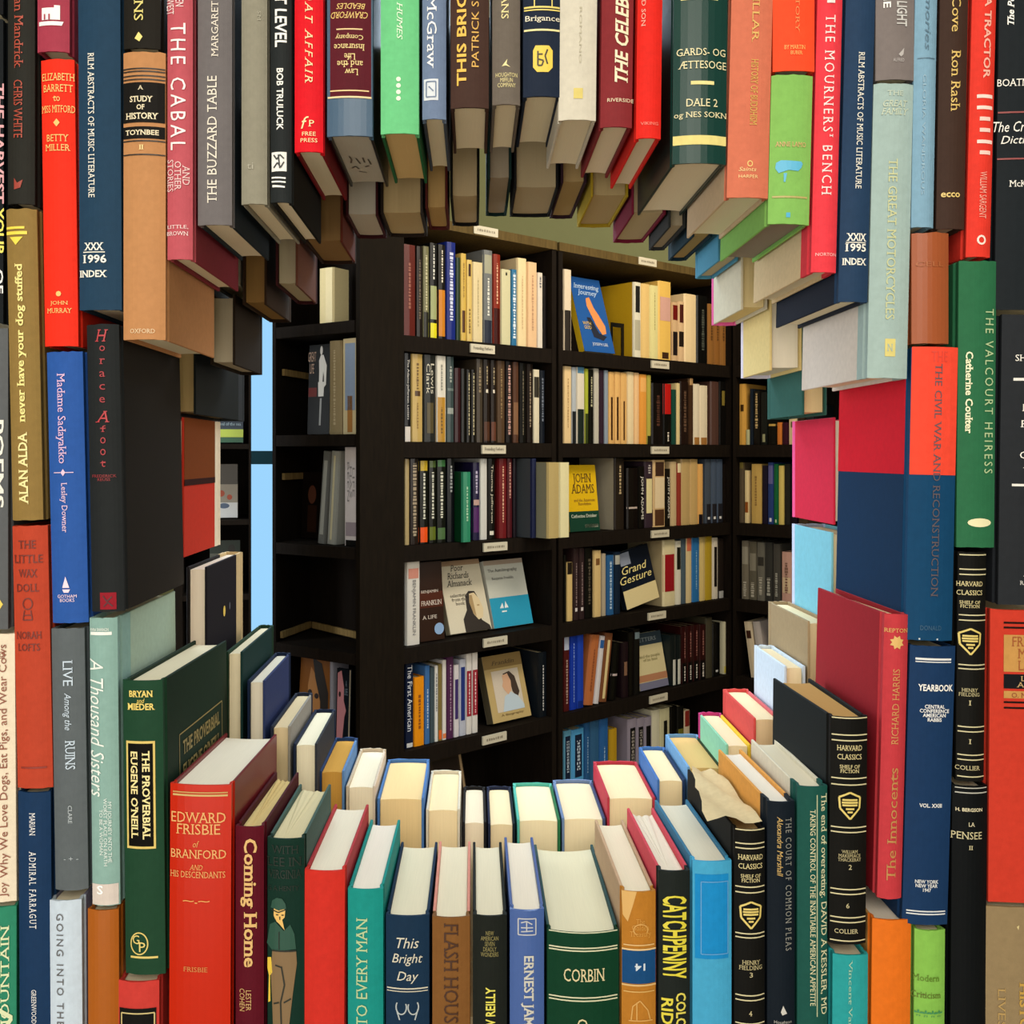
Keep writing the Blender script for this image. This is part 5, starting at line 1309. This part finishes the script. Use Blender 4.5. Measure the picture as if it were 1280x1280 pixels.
faceout(MAIN, 783, 825, 684, 755, LEVELS[3], -.025, 9, .02, '1c2434', 'navy and cream cover with looping gold script, rolled to one side on the fourth shelf',
        [('P', 'd8c898', 0, 1, 0, .32, 'lower_panel'), ('T', 'e8d890', 'Grand\nGesture', .45, .58, .95, .3, 'i'), ('P', '8c94a8', .1, .4, .75, .97, 'picture')], roll=-9, H=.185)
faceout(MAIN, 800.5, 836, 792, 869, LEVELS[4], -.03, 12, .02, 'd0c498', 'cream cover with a crowd picture and blue-grey top, tilted back on the fifth shelf',
        [('P', '3c4c58', 0, 1, .78, 1, 'top_panel'), ('T', '9ca8ac', 'LETTERS', .45, .88, .7, .07), ('T', '8c8458', 'and the people\nof his time', .5, .55, .7, .12), ('P', 'b07c5c', 0, 1, .14, .26, 'picture'), ('P', '74748c', 0, 1, 0, .13, 'picture')])

# ------------------------------------------------------------------ third case, further along the aisle
SIDE = Bay((919.5 - VPX) / F * 3.62, 3.62, (1010 - VPX) / F * 3.44 - (919.5 - VPX) / F * 3.62, -.18)
sa0, sa1 = SIDE.at(920)[0], SIDE.at(1075)[0]
bookcase(SIDE, sa0, sa1, 'dark bookcase at the aisle end, partly hidden by the pink and aqua books', left=.012, right=.03, depth=.24)
SB = 'bookcase at the aisle end, counting from its post'
row(SIDE, LEVELS[1], [
    (921.6, 932, 480, 'c89848', 'orange tan book', [('N', '4a3010', .55, .66, .5)]),
    (932.6, 937, 537, 'b0b088', 'short pale green book', []), (937.4, 941.6, 486, '1c2838', 'navy book', []),
    (942, 950.4, 488, '1a1612', 'black book with tan marks', [LT('b0986c', .3, .95, .4)]), (951, 959.4, 490, '1c1f1c', 'blackish book', [('N', '8c8c6c', .05, .2, .4)]),
    (960, 971, 530, '15140f', 'short black book with a gold top', [('B', 'b89850', .9, 1)]), (971.6, 977.4, 528, 'c07030', 'orange book', []),
    (978, 985.4, 528, '44182c', 'wine book', []), (986, 996, 520, 'ccb890', 'cream book', [('N', '6c5c3c', .6, .8, .4)]),
    (997, 1006, 500, '3c2c20', 'brown book', []), (1007, 1018, 505, '22282c', 'slate book', []),
], 'from post, second shelf, aisle-end bookcase', 'books on the second shelf of the aisle-end bookcase')
row(SIDE, LEVELS[2], [
    (919.8, 930, 578, '5c5040', 'grey brown book', [('B', '6c6030', .9, 1)]), (931, 935.8, 588, 'dcc898', 'slim cream book', [('B', '8c4c1c', .2, .4)]),
    (939, 951.8, 580, 'bc9c58', 'tan book', [LT('8c6c38', .3, .8, .2)]), (953, 959.6, 582, '231c34', 'dark violet book', []),
    (960, 967, 578, '2c4484', 'blue book', [('B', '5c5c90', .65, .95), ('N', 'd8d8e4', .04, .1, .4)]), (967.4, 973, 580, '14643c', 'green book', [('N', 'c8d8b0', .03, .08, .3)]),
    (973.4, 980, 582, 'ccb868', 'yellow cream book', []), (980.8, 988, 580, '2c2c28', 'dark grey book', []), (988.4, 997, 580, '1c1424', 'purple black book', []),
    (998, 1010, 584, '4c3c2c', 'brown book', []),
], 'from post, middle shelf, aisle-end bookcase', 'books on the middle shelf of the aisle-end bookcase')
row(SIDE, LEVELS[3], [
    (927, 936, 676, '6c665a', 'mottled grey book, first of a worn set', [LT('a8a498', .05, .3, .5), ('B', '8c887c', .6, .9)]),
    (936.5, 946, 677, '5c584c', 'mottled grey book, second of a worn set', [LT('a8a498', .05, .3, .5), ('B', '7c786c', .5, .8)]),
    (946.5, 956, 678, '64625a', 'mottled grey book, third of a worn set', [LT('a8a498', .1, .4, .5), ('B', '3c3a36', .6, .75)]),
    (956.5, 966, 678, '3c3c3a', 'dark grey book, fourth of a worn set', [LT('9c9c94', .1, .4, .5)]),
    (966.5, 975.6, 680, '4c4a46', 'dark grey book, last of a worn set', [LT('9c9c94', .1, .5, .4)]),
    (977, 990, 690, 'c0988c', 'pinkish cream book', [('B', 'd0b898', .2, .5), LT('7c5c50', .2, .8)]),
    (991, 1000, 690, '6c3c3c', 'brick brown book', []),
], 'from post, fourth shelf, aisle-end bookcase', 'books on the fourth shelf of the aisle-end bookcase')
row(SIDE, LEVELS[4], [
    (934, 943.5, 776, 'd0c0a4', 'cream book leaning over', [('N', '4c2c20', .7, .84, .6)], {'lean': -8}),
    (945, 954, 776, 'b8b0ac', 'pale grey book leaning over', [('B', '8c8c94', .3, .6)], {'lean': -8}),
    (962, 969, 784, '9c6c54', 'copper pink book', [('B', 'c8b8a0', .5, .6)]), (969.6, 982, 785, '2c1c20', 'wine black book', [LT('7c4c44', .5, .9)]),
], 'from post, fifth shelf, aisle-end bookcase', 'books on the fifth shelf of the aisle-end bookcase')

# ------------------------------------------------------------------ corner case beside the broad post
CORN = Bay(-.5383, 2.79, .2343, -.164)
cl = [CAMZ + z for z in (.345, .052, -.24, -.512, -.80, -1.10)]
CORN.levels, CORN.thick = cl, .03
cf = empty('bookcase', (0, -CAMD, 0))
tag(cf, 'dark corner bookcase with nearly empty shelves beside the bright window', 'bookcase', 'dark wooden bookcases', 'thing')
A_, B_, P_, C_ = (-.5383, 2.79), (-.3065, 2.629), (-.2195, 2.699), (-.477, 2.9955)
for zz in cl:
    q = [A_, B_, P_, C_]
    prism('shelf_board', q, (zz - .03, zz), mat(DARK, 'wood'), cf)


def wall_strip(nm, p, q, t, z0, z1, m):
    (px_, py_), (qx_, qy_) = p, q
    n = math.hypot(qx_ - px_, qy_ - py_)
    ox, oy = -(qy_ - py_) / n * t, (qx_ - px_) / n * t
    prism(nm, [p, q, (qx_ + ox, qy_ + oy), (px_ + ox, py_ + oy)], (z0, z1), m, cf)


wall_strip('back_panel', (-.2190, 2.7015), (-.4790, 2.9995), -.0035, 0, TOP, mat('17110c', 'wood'))
wall_strip('side_panel', (-.5393, 2.7905), (-.4782, 3.0035), .010, 0, TOP, mat(DARK, 'wood'))
prism('top_board', [A_, B_, P_, C_], (TOP - .03, TOP), mat(DARK, 'wood'), cf)
lerp = lambda p, q, f: (p[0] + (q[0] - p[0]) * f, p[1] + (q[1] - p[1]) * f)
A2, C2, P2 = (-.5365, 2.7895), (-.4765, 2.9935), (-.2225, 2.7005)
for zz, f0, f1 in ((cl[1] + .165, .15, .9), (cl[2] + .17, .15, .9), (cl[3] + .008, .1, .95)):
    wall_strip('cleat', lerp(A2, C2, f0), lerp(A2, C2, f1), -.008, zz, zz + .018, mat('8c7448', 'wood'))
wall_strip('cleat', lerp(P2, C2, .1), lerp(P2, C2, .95), .008, cl[3] + .008, cl[3] + .026, mat('8c7448', 'wood'))
row(CORN, cl[0], [(399, 417, 335, 'e0cf9c', 'plain cream book standing alone', [])], 'in the top shelf of the corner bookcase', 'books in the corner bookcase', out=-.05, D=.06)
faceout(CORN, 384, 411, 432, 536, cl[1], -.07, 2, .03, '14120f', 'black cover with a standing figure in a white shirt in the corner bookcase',
        [('T', 'a88870', 'GREAT\nLIFE', .16, .8, .36, .24, 's'), ('P', '6c2018', .02, .4, .42, .52, 'strip'),
         ('G', 'c8c4bc', [el(.58, .93, .06, .05), [(.48, .82), (.56, .88), (.68, .88), (.84, .76), (.82, .55), (.74, .52), (.72, .64), (.68, .7), (.66, .58), (.5, .58), (.5, .7)], [(.46, .58), (.74, .58), (.72, .42), (.48, .42)]], 'figure_print'),
         ('G', '8c8c88', [[(.54, .1), (.62, .1), (.64, .4), (.56, .4)]], 'legs_print')])
row(CORN, cl[1], [(412, 426.6, 426, '8c7c5c', 'book with tan page-like spine', [('L', 'b0a080', .1, .9, .2)]), (428, 449, 423, 'c8b890', 'cream book with a ragged blue-grey picture', [('N', '8898b0', .25, .95, .6), ('N', 'a0703c', .02, .4, .3)])],
    'after the figure cover, second shelf, corner bookcase', 'books in the corner bookcase', out=-.03, D=.06)
row(CORN, cl[2], [(401, 410, 563, '5c5c58', 'grey floppy magazine leaning', [('N', '8c8c84', .1, .9, .5)], {'lean': 5}), (412, 422, 563, '8c8c84', 'pale grey floppy magazine leaning', [('N', 'b8b090', .05, .95, .25)], {'lean': 4}),
                  (430.5, 449, 559, 'ccc4c4', 'white book with grey print', [('B', '948890', .1, .24), ('B', '1c1c1c', .0, .06), ('X', '8c8888', 'LIFE\nHAS\nBEEN', .45, .85, 1.0)])],
    'after the dim portrait, third shelf, corner bookcase', 'books in the corner bookcase', out=-.03, D=.06)
faceout(CORN, 376, 401, 590, 668, cl[2], -.13, 3, .012, '1c1410', 'dark cover with a dim red-brown portrait in the corner bookcase', [('G', '5c3424', [el(.5, .66, .2, .14)], 'face_print'), ('P', '3c2418', .3, .75, .1, .5, 'coat_print')])
faceout(CORN, 371, 409, 816, 925, cl[4], -.05, 4, .03, '7c4c20', 'amber cover with a dark-haired face in the lower corner bookcase',
        [('G', '1c1410', [[(.4, .95), (.7, .9), (.95, .6), (.98, .2), (.8, .1), (.7, .5), (.5, .75)]], 'hair_print'), ('G', 'a06c38', [[(.36, .85), (.56, .75), (.7, .5), (.72, .2), (.5, .1), (.3, .3), (.28, .65)]], 'face_print', .0006), ('G', '241814', [el(.36, .58, .07, .03), el(.58, .55, .07, .03)], 'eyes_print', .001)])
row(CORN, cl[4], [(412.5, 417, 818, '8c8c98', 'slim silver grey book', [])], 'after the amber cover, lower shelf, corner bookcase', 'books in the corner bookcase', out=-.05, D=.06)
faceout(CORN, 418.5, 434, 834, 925, cl[4], -.012, 2, .01, '1c222c', 'navy cover with a pink cut-out face in the lower corner bookcase',
        [('G', 'b87c84', [[(.1, .95), (.4, .98), (.62, .8), (.62, .66), (.82, .55), (.7, .48), (.6, .3), (.5, .05), (.1, .02)]], 'face_print'), ('G', '2c1c20', [el(.3, .72, .09, .03)], 'eye_print', .001), ('T', '6c7c8c', 'A\nLIFE', .8, .8, .25, .16, 's')])

# ------------------------------------------------------------------ low case on the window's other side
LOWC = Bay((225 - VPX) / F * 2.40, 2.40, .977, .205)
la0, la1 = LOWC.at(228)[0], LOWC.at(311)[0]
ll = [CAMZ - (v - VPY) * 2.45 / F for v in (455, 555, 649, 742, 838)]
bookcase(LOWC, la0, la1, 'small dark bookcase between the slate book and the bright window', left=.02, right=.004, depth=.24, levels=ll, thick=.012, zt=CAMZ + .34)
faceout(LOWC, 264, 304, 500, 553, ll[1], -.02, 6, .02, '22384c', 'navy cover with white capitals and a lime band beside the window',
        [('P', 'a8b848', 0, 1, .12, .3, 'lime_band'), ('T', 'd8e0e4', 'OF KING', .5, .62, .8, .16, 's'), ('T', '8ca0a8', 'a novel of the sea', .5, .42, .85, .07), ('P', '2c5c44', 0, 1, 0, .11, 'foot_band')])
faceout(LOWC, 263, 297, 581, 646, ll[2], -.03, 8, .015, '4c4844', 'grey cover with a pale and red painted scene beside the window',
        [('P', 'c8c8c8', 0, 1, 0, .28, 'lower_picture'), ('P', '8c8478', 0, 1, .28, .62, 'picture'), ('G', 'a0442c', [el(.4, .45, .12, .06), el(.7, .38, .1, .05)], 'red_print'), ('G', '4c5c74', [el(.5, .22, .2, .05)], 'blue_print')])
faceout(LOWC, 262, 300, 675, 741, ll[3], -.04, 4, .012, '5c625c', 'grey-green cover with a dark round mark beside the window', [('P', '30403c', 0, 1, .75, 1, 'top_strip'), ('G', '141818', [el(.72, .84, .12, .08)], 'mark')])
